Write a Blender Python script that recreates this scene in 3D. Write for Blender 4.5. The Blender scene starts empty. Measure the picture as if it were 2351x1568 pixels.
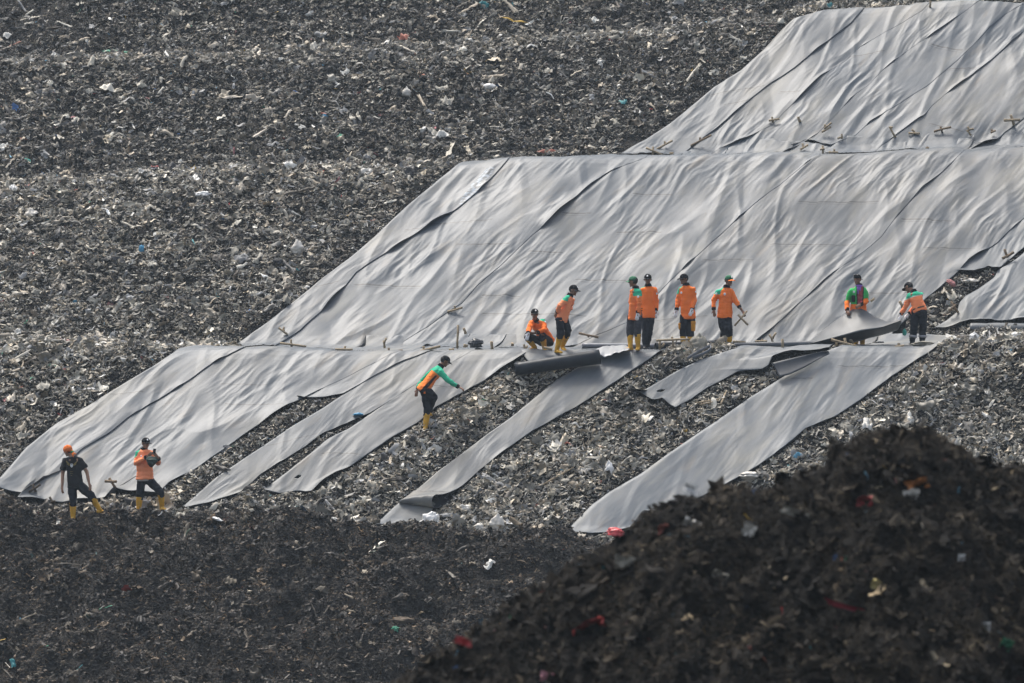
import bpy, math
import numpy as np

# ------------------------------------------------------------------ scene, camera, light
sc = bpy.context.scene
COL = sc.collection
R = math.radians
F = 10300.0                      # photograph pixels (2351 wide) per unit of x/y
CX, CY = 1175.5, 784.0

cam_d = bpy.data.cameras.new('camera')
cam_d.sensor_width = 36.0
cam_d.lens = 36.0 * F / 2351.0
cam_d.clip_start = 0.5
cam_d.clip_end = 2000
cam_d.dof.use_dof = True
cam_d.dof.focus_distance = 100.5
cam_d.dof.aperture_fstop = 3.4
cam = bpy.data.objects.new('camera', cam_d)
COL.objects.link(cam)
cam.location = (0, 0, 0)
cam.rotation_euler = (R(90), 0, 0)
sc.camera = cam

SUN_EL, SUN_AZ = 66.0, -35.0     # azimuth measured from +Y (behind the hill), negative = left
world = bpy.data.worlds.new('World')
sc.world = world
world.use_nodes = True
wn = world.node_tree
wn.nodes.clear()
wo = wn.nodes.new('ShaderNodeOutputWorld')
wb = wn.nodes.new('ShaderNodeBackground')
ws = wn.nodes.new('ShaderNodeTexSky')
ws.sky_type = 'NISHITA'
ws.sun_disc = False
ws.sun_elevation = R(SUN_EL)
ws.sun_rotation = R(SUN_AZ)
ws.air_density = 1.0
ws.dust_density = 5.0
ws.ozone_density = 1.0
wh = wn.nodes.new('ShaderNodeHueSaturation')      # a milky, hazy sky
wh.inputs['Saturation'].default_value = 0.62
wn.links.new(ws.outputs[0], wh.inputs['Color'])
wn.links.new(wh.outputs[0], wb.inputs[0])
wb.inputs[1].default_value = 0.15
wn.links.new(wb.outputs[0], wo.inputs[0])

sun_d = bpy.data.lights.new('sun', 'SUN')
sun_d.energy = 2.0
sun_d.angle = R(14)
sun_d.color = (1.0, 0.95, 0.87)
sun = bpy.data.objects.new('sun', sun_d)
COL.objects.link(sun)
# direction towards the sun
sdir = np.array([math.sin(R(SUN_AZ)) * math.cos(R(SUN_EL)), math.cos(R(SUN_AZ)) * math.cos(R(SUN_EL)), math.sin(R(SUN_EL))])
from mathutils import Vector, Matrix
sun.rotation_euler = Vector(sdir).to_track_quat('Z', 'Y').to_euler()
sun.location = (-20, 60, 60)

sc.view_settings.view_transform = 'Standard'
sc.view_settings.look = 'None'
sc.view_settings.gamma = 1.0
sc.view_settings.exposure = 0.80
sc.cycles.volume_bounces = 1
sc.cycles.max_bounces = 6

rng = np.random.default_rng(7)

# ------------------------------------------------------------------ noise
_perm = np.random.default_rng(11).permutation(256)
_perm = np.concatenate([_perm, _perm])
_ang = np.random.default_rng(12).random(256) * 2 * np.pi
_gx, _gy = np.cos(_ang), np.sin(_ang)


def pn(x, y, seed=0):
    """2-D gradient noise, about -0.7 .. 0.7"""
    x = np.asarray(x, float) + seed * 17.31
    y = np.asarray(y, float) + seed * 9.77
    xi = np.floor(x).astype(np.int64)
    yi = np.floor(y).astype(np.int64)
    xf, yf = x - xi, y - yi
    u = xf * xf * xf * (xf * (xf * 6 - 15) + 10)
    v = yf * yf * yf * (yf * (yf * 6 - 15) + 10)

    def g(ix, iy, dx, dy):
        h = _perm[_perm[ix & 255] + (iy & 255)]
        return _gx[h] * dx + _gy[h] * dy
    a = g(xi, yi, xf, yf)
    b = g(xi + 1, yi, xf - 1, yf)
    c = g(xi, yi + 1, xf, yf - 1)
    d = g(xi + 1, yi + 1, xf - 1, yf - 1)
    return (a + (b - a) * u) + ((c + (d - c) * u) - (a + (b - a) * u)) * v


def fbm(x, y, seed=0, oct=3):
    s, a = 0, 1.0
    for k in range(oct):
        s = s + a * pn(x * 2 ** k, y * 2 ** k, seed + k)
        a *= 0.5
    return s


def pn3(p, seed=0):
    """cheap 3-D noise from three 2-D slices; p is (n,3)"""
    return (pn(p[:, 0], p[:, 1], seed) + pn(p[:, 1], p[:, 2], seed + 3) + pn(p[:, 2], p[:, 0], seed + 6)) * 0.8


# ------------------------------------------------------------------ objects
def tag(o, label=None, cat=None, group=None, kind=None):
    if label: o['label'] = label
    if cat: o['category'] = cat
    if group: o['group'] = group
    if kind: o['kind'] = kind
    return o


def empty(name, loc, label=None, cat=None, group=None):
    o = bpy.data.objects.new(name, None)
    COL.objects.link(o)
    o.empty_display_size = 0.2
    o.location = loc
    return tag(o, label, cat, group)


def mesh_np(name, verts, quads=None, tris=None):
    me = bpy.data.meshes.new(name)
    verts = np.asarray(verts, np.float32)
    me.vertices.add(len(verts))
    me.vertices.foreach_set('co', verts.ravel())
    nq = 0 if quads is None else len(quads)
    nt = 0 if tris is None else len(tris)
    idx = []
    starts = []
    if nq:
        idx.append(np.asarray(quads, np.int32).ravel())
        starts.append(np.arange(nq, dtype=np.int32) * 4)
    if nt:
        idx.append(np.asarray(tris, np.int32).ravel())
        starts.append(np.arange(nt, dtype=np.int32) * 3 + nq * 4)
    idx = np.concatenate(idx)
    me.loops.add(len(idx))
    me.loops.foreach_set('vertex_index', idx)
    me.polygons.add(nq + nt)
    me.polygons.foreach_set('loop_start', np.concatenate(starts))
    me.update(calc_edges=True)
    me.validate()
    return me


def smooth(me, on=True):
    me.polygons.foreach_set('use_smooth', np.full(len(me.polygons), on, bool))


def link(name, me, mat=None, parent=None, origin=None, worldspace=True):
    """mesh vertices are given in world space; origin moves the object's origin there"""
    o = bpy.data.objects.new(name, me)
    COL.objects.link(o)
    mats = mat if isinstance(mat, (list, tuple)) else ([mat] if mat else [])
    for m in mats: me.materials.append(m)
    if parent is not None:
        o.parent = parent
        base = Vector(parent.matrix_world.translation) if False else Vector(abs_loc(parent))
        me.transform(Matrix.Translation(-base))
    elif origin is not None:
        me.transform(Matrix.Translation(-Vector(origin)))
        o.location = origin
    return o


def abs_loc(o):
    v = Vector(o.location)
    p = o.parent
    while p is not None:
        v = v + Vector(p.location)
        p = p.parent
    return v


def set_col(me, col, name='tint'):
    a = me.attributes.new(name, 'FLOAT_COLOR', 'POINT')
    c = np.ones((len(me.vertices), 4), np.float32)
    c[:, :3] = col
    a.data.foreach_set('color', c.ravel())


def grid_quads(n, m, off=0):
    i = np.arange(n - 1)[:, None] * m + np.arange(m - 1)[None, :]
    i = i.ravel() + off
    return np.stack([i, i + 1, i + m + 1, i + m], 1)


# ------------------------------------------------------------------ materials
def nodes_of(m):
    m.use_nodes = True
    nt = m.node_tree
    b = nt.nodes.get('Principled BSDF')
    return nt, b


def mat_simple(name, col, rough=0.7, spec=0.3, noise=0.12, scale=25.0, bump=0.0, bscale=60.0, metal=0.0):
    m = bpy.data.materials.new(name)
    nt, b = nodes_of(m)
    tc = nt.nodes.new('ShaderNodeTexCoord')
    nz = nt.nodes.new('ShaderNodeTexNoise')
    nz.inputs['Scale'].default_value = scale
    nz.inputs['Detail'].default_value = 4
    nt.links.new(tc.outputs['Object'], nz.inputs['Vector'])
    mr = nt.nodes.new('ShaderNodeMapRange')
    mr.inputs['From Min'].default_value = 0.25
    mr.inputs['From Max'].default_value = 0.75
    mr.inputs['To Min'].default_value = 1 - noise * 2
    mr.inputs['To Max'].default_value = 1 + noise * 1.3
    nt.links.new(nz.outputs['Fac'], mr.inputs['Value'])
    mx = nt.nodes.new('ShaderNodeVectorMath')
    mx.operation = 'SCALE'
    mx.inputs[0].default_value = col
    nt.links.new(mr.outputs[0], mx.inputs['Scale'])
    nt.links.new(mx.outputs[0], b.inputs['Base Color'])
    b.inputs['Roughness'].default_value = rough
    b.inputs['Specular IOR Level'].default_value = spec
    b.inputs['Metallic'].default_value = metal
    if bump:
        n2 = nt.nodes.new('ShaderNodeTexNoise')
        n2.inputs['Scale'].default_value = bscale
        n2.inputs['Detail'].default_value = 3
        nt.links.new(tc.outputs['Object'], n2.inputs['Vector'])
        bp = nt.nodes.new('ShaderNodeBump')
        bp.inputs['Strength'].default_value = bump
        bp.inputs['Distance'].default_value = 0.02
        nt.links.new(n2.outputs['Fac'], bp.inputs['Height'])
        nt.links.new(bp.outputs[0], b.inputs['Normal'])
    return m


def mat_attr(name, rough=0.6, spec=0.35, transl=0.0):
    """base colour from the mesh's own 'tint' colours"""
    m = bpy.data.materials.new(name)
    nt, b = nodes_of(m)
    a = nt.nodes.new('ShaderNodeAttribute')
    a.attribute_name = 'tint'
    nt.links.new(a.outputs['Color'], b.inputs['Base Color'])
    b.inputs['Roughness'].default_value = rough
    b.inputs['Specular IOR Level'].default_value = spec
    return m


def mat_sheet():
    m = bpy.data.materials.new('grey_geomembrane')
    nt, b = nodes_of(m)
    N, L = nt.nodes, nt.links
    geo = N.new('ShaderNodeNewGeometry')
    rot = N.new('ShaderNodeMapping')
    rot.vector_type = 'TEXTURE'
    rot.inputs['Rotation'].default_value = (0, 0, R(-40))
    L.new(geo.outputs['Position'], rot.inputs['Vector'])
    st = N.new('ShaderNodeMapping')
    st.inputs['Scale'].default_value = (2.6, 0.45, 0.8)
    L.new(rot.outputs[0], st.inputs['Vector'])
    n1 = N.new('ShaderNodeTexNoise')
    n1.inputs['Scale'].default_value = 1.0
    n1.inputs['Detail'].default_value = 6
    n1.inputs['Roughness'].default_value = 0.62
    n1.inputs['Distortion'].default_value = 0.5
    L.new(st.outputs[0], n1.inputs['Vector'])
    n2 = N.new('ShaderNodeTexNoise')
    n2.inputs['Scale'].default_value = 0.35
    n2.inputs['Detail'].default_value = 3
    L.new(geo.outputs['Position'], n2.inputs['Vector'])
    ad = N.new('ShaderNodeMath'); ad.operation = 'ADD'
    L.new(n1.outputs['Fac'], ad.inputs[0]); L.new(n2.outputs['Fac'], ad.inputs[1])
    ramp = N.new('ShaderNodeValToRGB')  # blue-grey of sky reflection and beige dust, both put into the colour
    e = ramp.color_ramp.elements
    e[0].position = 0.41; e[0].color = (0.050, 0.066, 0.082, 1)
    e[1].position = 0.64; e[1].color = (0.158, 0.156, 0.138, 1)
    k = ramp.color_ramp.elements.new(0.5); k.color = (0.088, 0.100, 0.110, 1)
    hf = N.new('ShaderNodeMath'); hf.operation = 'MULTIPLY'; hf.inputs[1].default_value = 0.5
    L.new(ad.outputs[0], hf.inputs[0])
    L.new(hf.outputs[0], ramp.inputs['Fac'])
    # brown mud stains
    n3 = N.new('ShaderNodeTexNoise'); n3.inputs['Scale'].default_value = 1.3; n3.inputs['Detail'].default_value = 7
    L.new(st.outputs[0], n3.inputs['Vector'])
    r3 = N.new('ShaderNodeMapRange'); r3.inputs['From Min'].default_value = 0.60; r3.inputs['From Max'].default_value = 0.74
    r3.inputs['To Max'].default_value = 0.55
    L.new(n3.outputs['Fac'], r3.inputs['Value'])
    mx = N.new('ShaderNodeMixRGB'); mx.inputs['Color2'].default_value = (0.150, 0.128, 0.098, 1)
    L.new(r3.outputs[0], mx.inputs['Fac']); L.new(ramp.outputs[0], mx.inputs['Color1'])
    at = N.new('ShaderNodeAttribute'); at.attribute_name = 'tint'
    mu = N.new('ShaderNodeMixRGB'); mu.blend_type = 'MULTIPLY'; mu.inputs['Fac'].default_value = 1
    L.new(mx.outputs[0], mu.inputs['Color1']); L.new(at.outputs['Color'], mu.inputs['Color2'])
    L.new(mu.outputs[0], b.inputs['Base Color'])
    rr = N.new('ShaderNodeMapRange'); rr.inputs['To Min'].default_value = 0.42; rr.inputs['To Max'].default_value = 0.66
    L.new(n1.outputs['Fac'], rr.inputs['Value'])
    L.new(rr.outputs[0], b.inputs['Roughness'])
    b.inputs['Specular IOR Level'].default_value = 0.5
    # fine rumples
    n4 = N.new('ShaderNodeTexNoise'); n4.inputs['Scale'].default_value = 3.5; n4.inputs['Detail'].default_value = 5
    L.new(st.outputs[0], n4.inputs['Vector'])
    bp = N.new('ShaderNodeBump'); bp.inputs['Strength'].default_value = 0.12; bp.inputs['Distance'].default_value = 0.03
    L.new(n4.outputs['Fac'], bp.inputs['Height'])
    L.new(bp.outputs[0], b.inputs['Normal'])
    return m


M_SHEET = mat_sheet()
M_UNDER = mat_simple('black_sheet_underside', (0.022, 0.024, 0.028), 0.45, 0.4, 0.2, 6.0)
M_SOIL = None
# ------------------------------------------------------------------ terrain
def P(*a):
    a = np.array(a, float).reshape(-1, 2)
    return a[:, 0], a[:, 1]


CREST = P(-400, 1110, 0, 1140, 100, 1163, 170, 1186, 330, 1180, 600, 1184, 880, 1203, 1000, 1215, 1300, 1238, 1500, 1252, 2400, 1295, 2800, 1300)
LIP1 = P(-400, 770, 0, 782, 200, 790, 400, 803, 1200, 801, 1500, 806, 1700, 801, 2160, 790, 2351, 777, 2700, 770)
LIP2 = P(-400, 440, 0, 420, 300, 402, 600, 390, 1050, 377, 1200, 366, 1600, 361, 1900, 355, 2351, 339, 2700, 335)
TOP3 = P(-400, 150, 0, 140, 500, 128, 1000, 108, 1400, 88, 1815, 50, 1900, 27, 2110, 12, 2351, -4, 2700, -10)
# knots in depth; each gives a height from the picture row it is seen at, or a height relative to another knot
KY = np.array([-60., 40., 70., 84., 90., 94.8, 95.6, 100.0, 101.0, 102.2, 107.5, 108.5, 112.6, 113.6, 124., 140., 300.])


def knot_z(c):
    z = np.empty((len(KY),) + c.shape)
    cr = (CY - np.interp(c, *CREST)) / F * 94.8
    l1 = (CY - np.interp(c, *LIP1)) / F * 100.0
    l2 = (CY - np.interp(c, *LIP2)) / F * 107.5
    t3 = (CY - np.interp(c, *TOP3)) / F * 112.6
    z[0] = -14; z[1] = -14; z[2] = -13.5; z[3] = -11
    z[4] = cr - 3.45
    z[5] = cr
    z[6] = cr - 0.08
    z[7] = l1
    z[8] = l1 - 0.01
    z[9] = l1 + 0.02
    z[10] = l2
    z[11] = l2 + 0.06
    z[12] = t3
    z[13] = t3 + 0.12
    z[14] = t3 + 9.0
    z[15] = t3 + 13
    z[16] = t3 + 15
    return z


def z_raw(x, Y):
    c = CX + x * 100.0
    zk = knot_z(c)
    j = np.clip(np.searchsorted(KY, Y, side='right') - 1, 0, len(KY) - 2)
    t = (Y - KY[j]) / (KY[j + 1] - KY[j])
    ii = np.indices(x.shape)
    za = zk[(j,) + tuple(ii)]
    zb = zk[(j + 1,) + tuple(ii)]
    return za + (zb - za) * t


def z_smooth(x, Y):
    x = np.asarray(x, float); Y = np.asarray(Y, float)
    s = 0
    for d, w in ((-0.3, 1), (-0.15, 2), (0, 3), (0.15, 2), (0.3, 1)):
        s = s + w * z_raw(x, Y + d)
    z = s / 9
    return z + 0.10 * pn(x / 2.3, Y / 2.3, 1) + 0.05 * pn(x / 0.9, Y / 0.9, 2)


def ray_hit(px, py, Ya, Yb, n=70):
    """points where the photograph's sight lines meet the terrain between depths Ya and Yb"""
    px = np.asarray(px, float); py = np.asarray(py, float)
    Ys = np.linspace(Ya, Yb, n)
    kx = (px - CX) / F; kz = (CY - py) / F
    g = np.stack([z_smooth(kx * y, np.full_like(kx, y)) - kz * y for y in Ys])
    pos = g >= 0
    k = np.argmax(pos, 0)
    none = ~pos.any(0)
    k = np.clip(k, 1, n - 1)
    ii = np.indices(px.shape)
    g1 = g[(k,) + tuple(ii)]; g0 = g[(k - 1,) + tuple(ii)]
    t = np.clip(-g0 / (g1 - g0 + 1e-12), 0, 1)
    Y = Ys[k - 1] + (Ys[k] - Ys[k - 1]) * t
    Y = np.where(none, Yb, Y)
    x = kx * Y
    return x, Y, z_smooth(x, Y)


def at(px, py, Ya=86., Yb=124.):
    x, Y, z = ray_hit(np.array([px]), np.array([py]), Ya, Yb, 260)
    return np.array([x[0], Y[0], z[0]])


def at_depth(px, py, Y):
    return np.array([(px - CX) / F * Y, Y, (CY - py) / F * Y])


FACE = {1: (94.0, 100.6), 2: (101.7, 107.9), 3: (108.1, 113.6)}
# ------------------------------------------------------------------ geomembrane sheets
def poly(*a):
    return np.array(a, float).reshape(-1, 2)


def resample(p, n):
    p = np.asarray(p, float)
    d = np.r_[0, np.cumsum(np.hypot(*np.diff(p, axis=0).T))]
    t = np.linspace(0, d[-1], n)
    return np.stack([np.interp(t, d, p[:, k]) for k in range(p.shape[1])], 1)


def smooth_line(p, n, it=2):
    q = resample(p, n)
    for _ in range(it):
        r = q.copy()
        r[1:-1] = (q[:-2] + 2 * q[1:-1] + q[2:]) / 4
        q = r
    return q


def coons(Lp, Rp, Tp, Bp, n, m):
    Lc, Rc = smooth_line(Lp, n), smooth_line(Rp, n)
    Tc, Bc = smooth_line(Tp, m, 1), smooth_line(Bp, m, 1)
    v = np.linspace(0, 1, m)[None, :, None]
    u = np.linspace(0, 1, n)[:, None, None]
    S = Lc[:, None] * (1 - v) + Rc[:, None] * v
    dT = Tc[None] - (Tc[0] * (1 - v) + Tc[-1] * v)
    dB = Bc[None] - (Bc[0] * (1 - v) + Bc[-1] * v)
    return S + dT * (1 - u) ** 4 + dB * u ** 5


SHEET_POLYS = []      # (face, polygon in X,Y) for the litter to keep off


def folds(x, Y, amp=1.0, seed=0, ang=0.0):
    ca, sa = math.cos(R(50 + ang)), math.sin(R(50 + ang))
    t = -(ca * x + sa * Y)
    s = sa * x - ca * Y
    wx = 0.55 * pn(x / 1.7, Y / 1.7, 21 + seed)
    wy = pn(x / 2.6, Y / 2.6, 25 + seed)
    s1 = s + wx * 0.26 + 0.12 * wy
    a = pn(s1 / 0.62, t / 3.4, 31 + seed)
    b = pn(s1 / 0.30 + 0.4 * wy, t / 1.7, 32 + seed)
    c = pn(s1 / 0.13, t / 1.1, 33 + seed)
    ridge = 0.5 - np.abs(pn(s1 / 0.8, t / 2.6, 34 + seed)) * 1.8
    ridge = np.clip(ridge, -0.4, 0.5)
    amt = 0.65 + 0.9 * np.clip(pn(x / 1.9, Y / 1.9, 35 + seed) + 0.25, 0, 1)
    tr = pn(s / 1.1, t / 0.5, 36 + seed)        # slack across the run
    big = 0.075 * pn(x / 2.4, Y / 1.9, 37 + seed) + 0.030 * pn(x / 0.9, Y / 0.8, 38 + seed)
    lim = np.clip(0.45 + 1.7 * pn(x / 1.6 + 3, Y / 1.6, 39 + seed), 0.15, 1.2)
    crease = np.clip(1 - np.abs(pn(s1 / 0.9 + 7, t / 4.0, 40 + seed)) * 9, 0, 1)       # long sharp creases
    sb = math.sin(R(68)) * x - math.cos(R(68)) * Y; tb = math.cos(R(68)) * x + math.sin(R(68)) * Y
    tug = np.clip(1 - np.abs(pn(sb / 0.8 + 9 + 0.3 * wy, tb / 3.0, 46 + seed)) * 7, 0, 1)      # tug lines at a steeper angle
    w = big + lim * (0.046 * a + 0.018 * b * amt + 0.024 * ridge * amt + 0.024 * crease) + 0.004 * c * amt + 0.012 * tr * amt + 0.018 * tug * amt
    fine = 0
    for q, (ws, wt, aa) in enumerate(((0.30, 2.0, .014), (0.17, 1.3, .009), (0.10, .7, .005))):
        rd = 1 - np.abs(pn((s1 + .1 * pn(x / .5, Y / .5, 60 + q)) / ws, t / wt + q, 61 + seed + q)) * 3.2
        fine = fine + aa * np.clip(rd, -.5, 1)
    w = w + fine * np.clip(.35 + 1.5 * pn(x / 1.2 - 5, Y / 1.2, 66 + seed), 0, 1.3)
    return amp * w


def make_sheet(label, face, L, Rr, T=None, B=None, back=0.0, over=0.0, lift=0.05, edge=0.03, welds=(), amp=1.0, seed=0, holes=(),
               name='geomembrane_sheet', bedge=0.0, ang=0.0, scuff=None, post=None, step=0.026, tint=1.0):
    """L and Rr run from the top of the run to its foot, in photograph pixels; back = extra length laid back over the terrace"""
    L = np.asarray(L, float); Rr = np.asarray(Rr, float)
    T = np.array([L[0], Rr[0]]) if T is None else np.asarray(T, float)
    B = np.array([L[-1], Rr[-1]]) if B is None else np.asarray(B, float)
    ln = max(np.hypot(*np.diff(L, axis=0).T).sum(), np.hypot(*np.diff(Rr, axis=0).T).sum()) / 100 * 1.15
    wd = max(np.hypot(*np.diff(T, axis=0).T).sum(), np.hypot(*np.diff(B, axis=0).T).sum()) / 100
    n = int(np.clip(ln / step, 30, 400)); m = int(np.clip(wd / step, 14, 220))
    g = coons(L, Rr, T, B, n, m)
    x, Y, z = ray_hit(g[..., 0], g[..., 1], *FACE[face])
    u = np.repeat(np.linspace(0, 1, n)[:, None], m, 1)
    if back > 0:
        nb = int(back / 0.04)
        k = np.arange(nb, 0, -1)[:, None] * 0.04
        x0, Y0 = x[0][None], Y[0][None]
        xb = x0 + 0.35 * k + 0 * x0
        Yb = Y0 + k + 0 * Y0
        x = np.concatenate([xb, x]); Y = np.concatenate([Yb, Y])
        z = z_smooth(x, Y)
        u = np.concatenate([np.zeros((nb, m)), u])
        n += nb
    # over the lip the first rows may coincide: spread them in depth
    v = np.repeat(np.linspace(0, 1, m)[None], n, 0)
    SHEET_POLYS.append((face, np.concatenate([np.stack([x[:, 0], Y[:, 0]], 1), np.stack([x[-1], Y[-1]], 1), np.stack([x[::-1, -1], Y[::-1, -1]], 1), np.stack([x[0, ::-1], Y[0, ::-1]], 1)])))
    d = folds(x, Y, amp, seed, ang)
    # free edges curl up a little, unevenly
    re = np.clip((v - 0.80) / 0.20, 0, 1) ** 2
    cur = np.clip(-0.35 + 3.4 * pn(x / 1.0, Y / 1.0, 41 + seed), 0, 1.3)
    le = np.clip((0.06 - v) / 0.06, 0, 1) ** 2
    be = np.clip((u - 0.965) / 0.035, 0, 1) ** 2
    d = d * (1 - 0.4 * le) + lift + 0.002 * v + edge * 1.5 * re * cur - 0.016 * le + bedge * be * np.clip(0.5 + 1.5 * pn(x / .6, Y / .6, 44), 0, 1.4) + over
    nx, ny, nz = 0.0, -0.60, 0.80
    V = np.stack([x + d * nx, Y + d * ny, z + d * nz], -1)
    if post is not None:
        V, u, v = post(V, u, v)
        n, m = V.shape[:2]
    # small in-plane wobble of the free edges
    q = grid_quads(n, m)[:, ::-1]
    tintv = np.full((n, m), tint * (0.78 + 0.24 * ((sum(map(ord, label)) * 37 % 101) / 100)))
    for wv in welds:
        # a weld across the run: (fraction along, from, to)
        fr, va, vb = wv
        wob = fr + 0.006 * pn(v[0] * 6, np.full(m, fr * 40), 51)
        for j in range(m):
            if va <= v[0, j] <= vb:
                i = int(np.clip(np.searchsorted(u[:, j], wob[j]), 2, n - 4))
                tintv[i, j] *= 0.30
                tintv[i + 1, j] *= 0.36
                tintv[i + 2, j] *= 1.35  # highlight of the weld ridge, painted as a bright row
                tintv[i + 3, j] *= 0.55
    tc = np.repeat(tintv[..., None], 3, -1)
    if scuff is not None:
        # white scratches worn into the skin
        cpt, ext = scuff
        gg = np.concatenate([np.repeat(g[:1], n - g.shape[0], 0), g]) if n > g.shape[0] else g
        p0, p1 = np.array(cpt[0], float), np.array(cpt[1], float)
        dv = p1 - p0; l2 = dv @ dv
        tt = ((gg - p0) @ dv) / l2
        dist = np.abs((gg[..., 0] - p0[0]) * dv[1] - (gg[..., 1] - p0[1]) * dv[0]) / math.sqrt(l2)
        marks = (pn(gg[..., 0] / 8 + gg[..., 1] / 30, gg[..., 1] / 4.5, 61) > 0.02)
        sel = (tt > 0) & (tt < 1) & (dist < ext * (0.5 + 0.5 * np.sin(tt * 3.1))) & marks
        tc[sel] = 3.2
    hq = np.ones(len(q), bool)
    if len(holes):
        fl = g.reshape(-1, 2) if n == g.shape[0] else np.concatenate([np.full((n - g.shape[0], m, 2), -1e4), g]).reshape(-1, 2)
        cen = fl[q].mean(1)
        for hx, hy, rx, ry, an in holes:
            ca, sa = math.cos(R(an)), math.sin(R(an))
            dx, dy = cen[:, 0] - hx, cen[:, 1] - hy
            hq &= ((dx * ca + dy * sa) / rx) ** 2 + ((-dx * sa + dy * ca) / ry) ** 2 > 1
    me = mesh_np(name, V.reshape(-1, 3), q[hq])
    set_col(me, tc.reshape(-1, 3))
    smooth(me)
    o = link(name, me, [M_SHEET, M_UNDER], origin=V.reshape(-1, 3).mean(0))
    sd = o.modifiers.new('thickness', 'SOLIDIFY')
    sd.thickness = 0.008
    sd.offset = -1
    sd.use_rim = True
    sd.material_offset = 1
    sd.material_offset_rim = 1
    tag(o, label, 'plastic sheet', 'grey geomembrane sheets laid on the garbage slope')
    return o


def sh(p, dx, dy=0):
    return np.asarray(p, float) + np.array([dx, dy])


# --- upper slope
F3L = poly(1818, 50, 1795, 72, 1752, 118, 1700, 165, 1640, 202, 1590, 243, 1540, 286, 1480, 326, 1412, 362)
A3 = poly(1985, 18, 1955, 55, 1885, 110, 1825, 160, 1770, 195, 1690, 260, 1645, 300, 1590, 340, 1556, 364)
B3 = poly(2135, 8, 2118, 28, 2075, 55, 1975, 108, 1940, 145, 1885, 180, 1860, 205, 1802, 260, 1770, 295, 1720, 320, 1655, 343, 1610, 366)
C3 = poly(2250, 2, 2233, 15, 2170, 60, 2090, 115, 2025, 165, 1997, 196, 1956, 227, 1913, 272, 1880, 305, 1830, 338)
D3 = poly(2352, 12, 2308, 35, 2275, 65, 2235, 105, 2195, 143, 2131, 196, 2050, 253, 1997, 282, 1966, 310, 1905, 338)
E3 = poly(2450, -8, 2400, 30, 2351, 75, 2275, 140, 2225, 178, 2171, 217, 2139, 247, 2123, 269, 2102, 282, 2074, 303, 2030, 335, 1990, 362)
F3 = poly(2560, -8, 2500, 90, 2420, 200, 2350, 275, 2326, 294, 2307, 306, 2291, 324, 2220, 347, 2150, 362)
G3 = poly(2700, -8, 2650, 150, 2600, 250, 2540, 362)
make_sheet('leftmost grey sheet on the upper slope, bordering the bare garbage', 3, F3L, A3, T=poly(1818, 50, 1860, 36, 1900, 26, 1985, 18), welds=[(0.52, .1, .95), (.62, .6, .98)], seed=1)
make_sheet('second grey sheet from the left on the upper slope', 3, sh(A3, -16), B3, T=poly(1969, 18, 2040, 17, 2135, 8), seed=1, lift=0.03, welds=[(.55, .5, .9)])
make_sheet('upper slope sheet whose foot is arched open over a dark hole', 3, sh(B3, -16), C3, B=poly(1594, 366, 1700, 366, 1780, 358, 1814, 345, 1832, 334), seed=1, lift=0.03, welds=[(.35, .1, .6)], bedge=.06)
make_sheet('narrow upper slope sheet ending beside the dark hole', 3, sh(C3, -14), D3, B=poly(1816, 338, 1830, 332, 1850, 321, 1870, 325, 1887, 333, 1905, 338), seed=1, lift=0.03, bedge=.10, welds=[(.3, .3, .9)])
make_sheet('upper slope sheet between the dark hole and the long straight seam', 3, sh(D3, -16), E3, B=poly(1889, 338, 1900, 362, 1990, 362), seed=1, lift=0.03, welds=[(.42, .2, .9)])
make_sheet('upper slope sheet with a wavy right edge above the row of cross stakes', 3, sh(E3, -16), F3, seed=1, lift=0.03, edge=.06, welds=[(.75, .2, .6)])
make_sheet('rightmost grey sheet on the upper slope, cut by the photo edge', 3, sh(F3, -16), G3, seed=1, lift=0.02)

# --- middle slope
F2L = poly(1052, 378, 1000, 420, 930, 480, 860, 545, 800, 597, 740, 642, 680, 690, 620, 737, 560, 782, 532, 803)
A2 = poly(1170, 367, 1112, 430, 1052, 480, 1000, 515, 944, 550, 869, 594, 819, 629, 795, 660, 740, 715, 690, 762, 630, 803)
B2 = poly(1482, 362, 1425, 385, 1390, 402, 1360, 425, 1310, 470, 1265, 510, 1225, 540, 1190, 573, 1149, 614, 1095, 662, 1060, 700, 980, 756, 900, 803)
C2 = poly(1884, 354, 1853, 378, 1820, 405, 1790, 430, 1770, 443, 1730, 475, 1702, 500, 1640, 555, 1560, 630, 1500, 690, 1455, 735, 1385, 768, 1310, 803)
D2 = poly(2215, 345, 2165, 395, 2120, 432, 2060, 500, 2025, 545, 1965, 595, 1915, 630, 1825, 710, 1770, 760, 1720, 803)
E2 = poly(2500, 380, 2420, 440, 2351, 505, 2315, 535, 2290, 560, 2225, 600, 2203, 625, 2158, 663, 2126, 688, 2095, 722, 2050, 766, 2020, 803)
make_sheet('leftmost grey sheet on the middle slope, with white scuff marks near its top', 2, F2L, A2, T=poly(1052, 378, 1100, 371, 1170, 367), back=.35, seed=2, welds=[(.36, .55, .98), (.66, .1, .7)], scuff=((1128, 392), (1062, 470)) and (((1130, 388), (1058, 474)), 11), edge=.07)
make_sheet('middle slope sheet left of the squatting worker, with a lifted right hem', 2, sh(A2, -16), B2, back=.4, seed=2, lift=0.03, welds=[(.33, .02, .5), (.47, .5, .9), (.68, .1, .6)], edge=.09)
make_sheet('very wide grey sheet behind the orange workers on the middle slope', 2, sh(B2, -16), C2, back=1.0, seed=2, lift=0.03, edge=.07,
           welds=[(.22, .3, .5), (.32, .05, .2), (.40, .45, .68), (.62, .5, .8), (.70, .1, .3), (.78, .2, .75), (.5, .1, .28)])
make_sheet('middle slope sheet beside the worker carrying a wooden cross', 2, sh(C2, -16), D2, back=1.0, seed=2, lift=0.03, welds=[(.25, .3, .8), (.45, .4, .9), (.52, .1, .4), (.80, .1, .5)])
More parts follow.
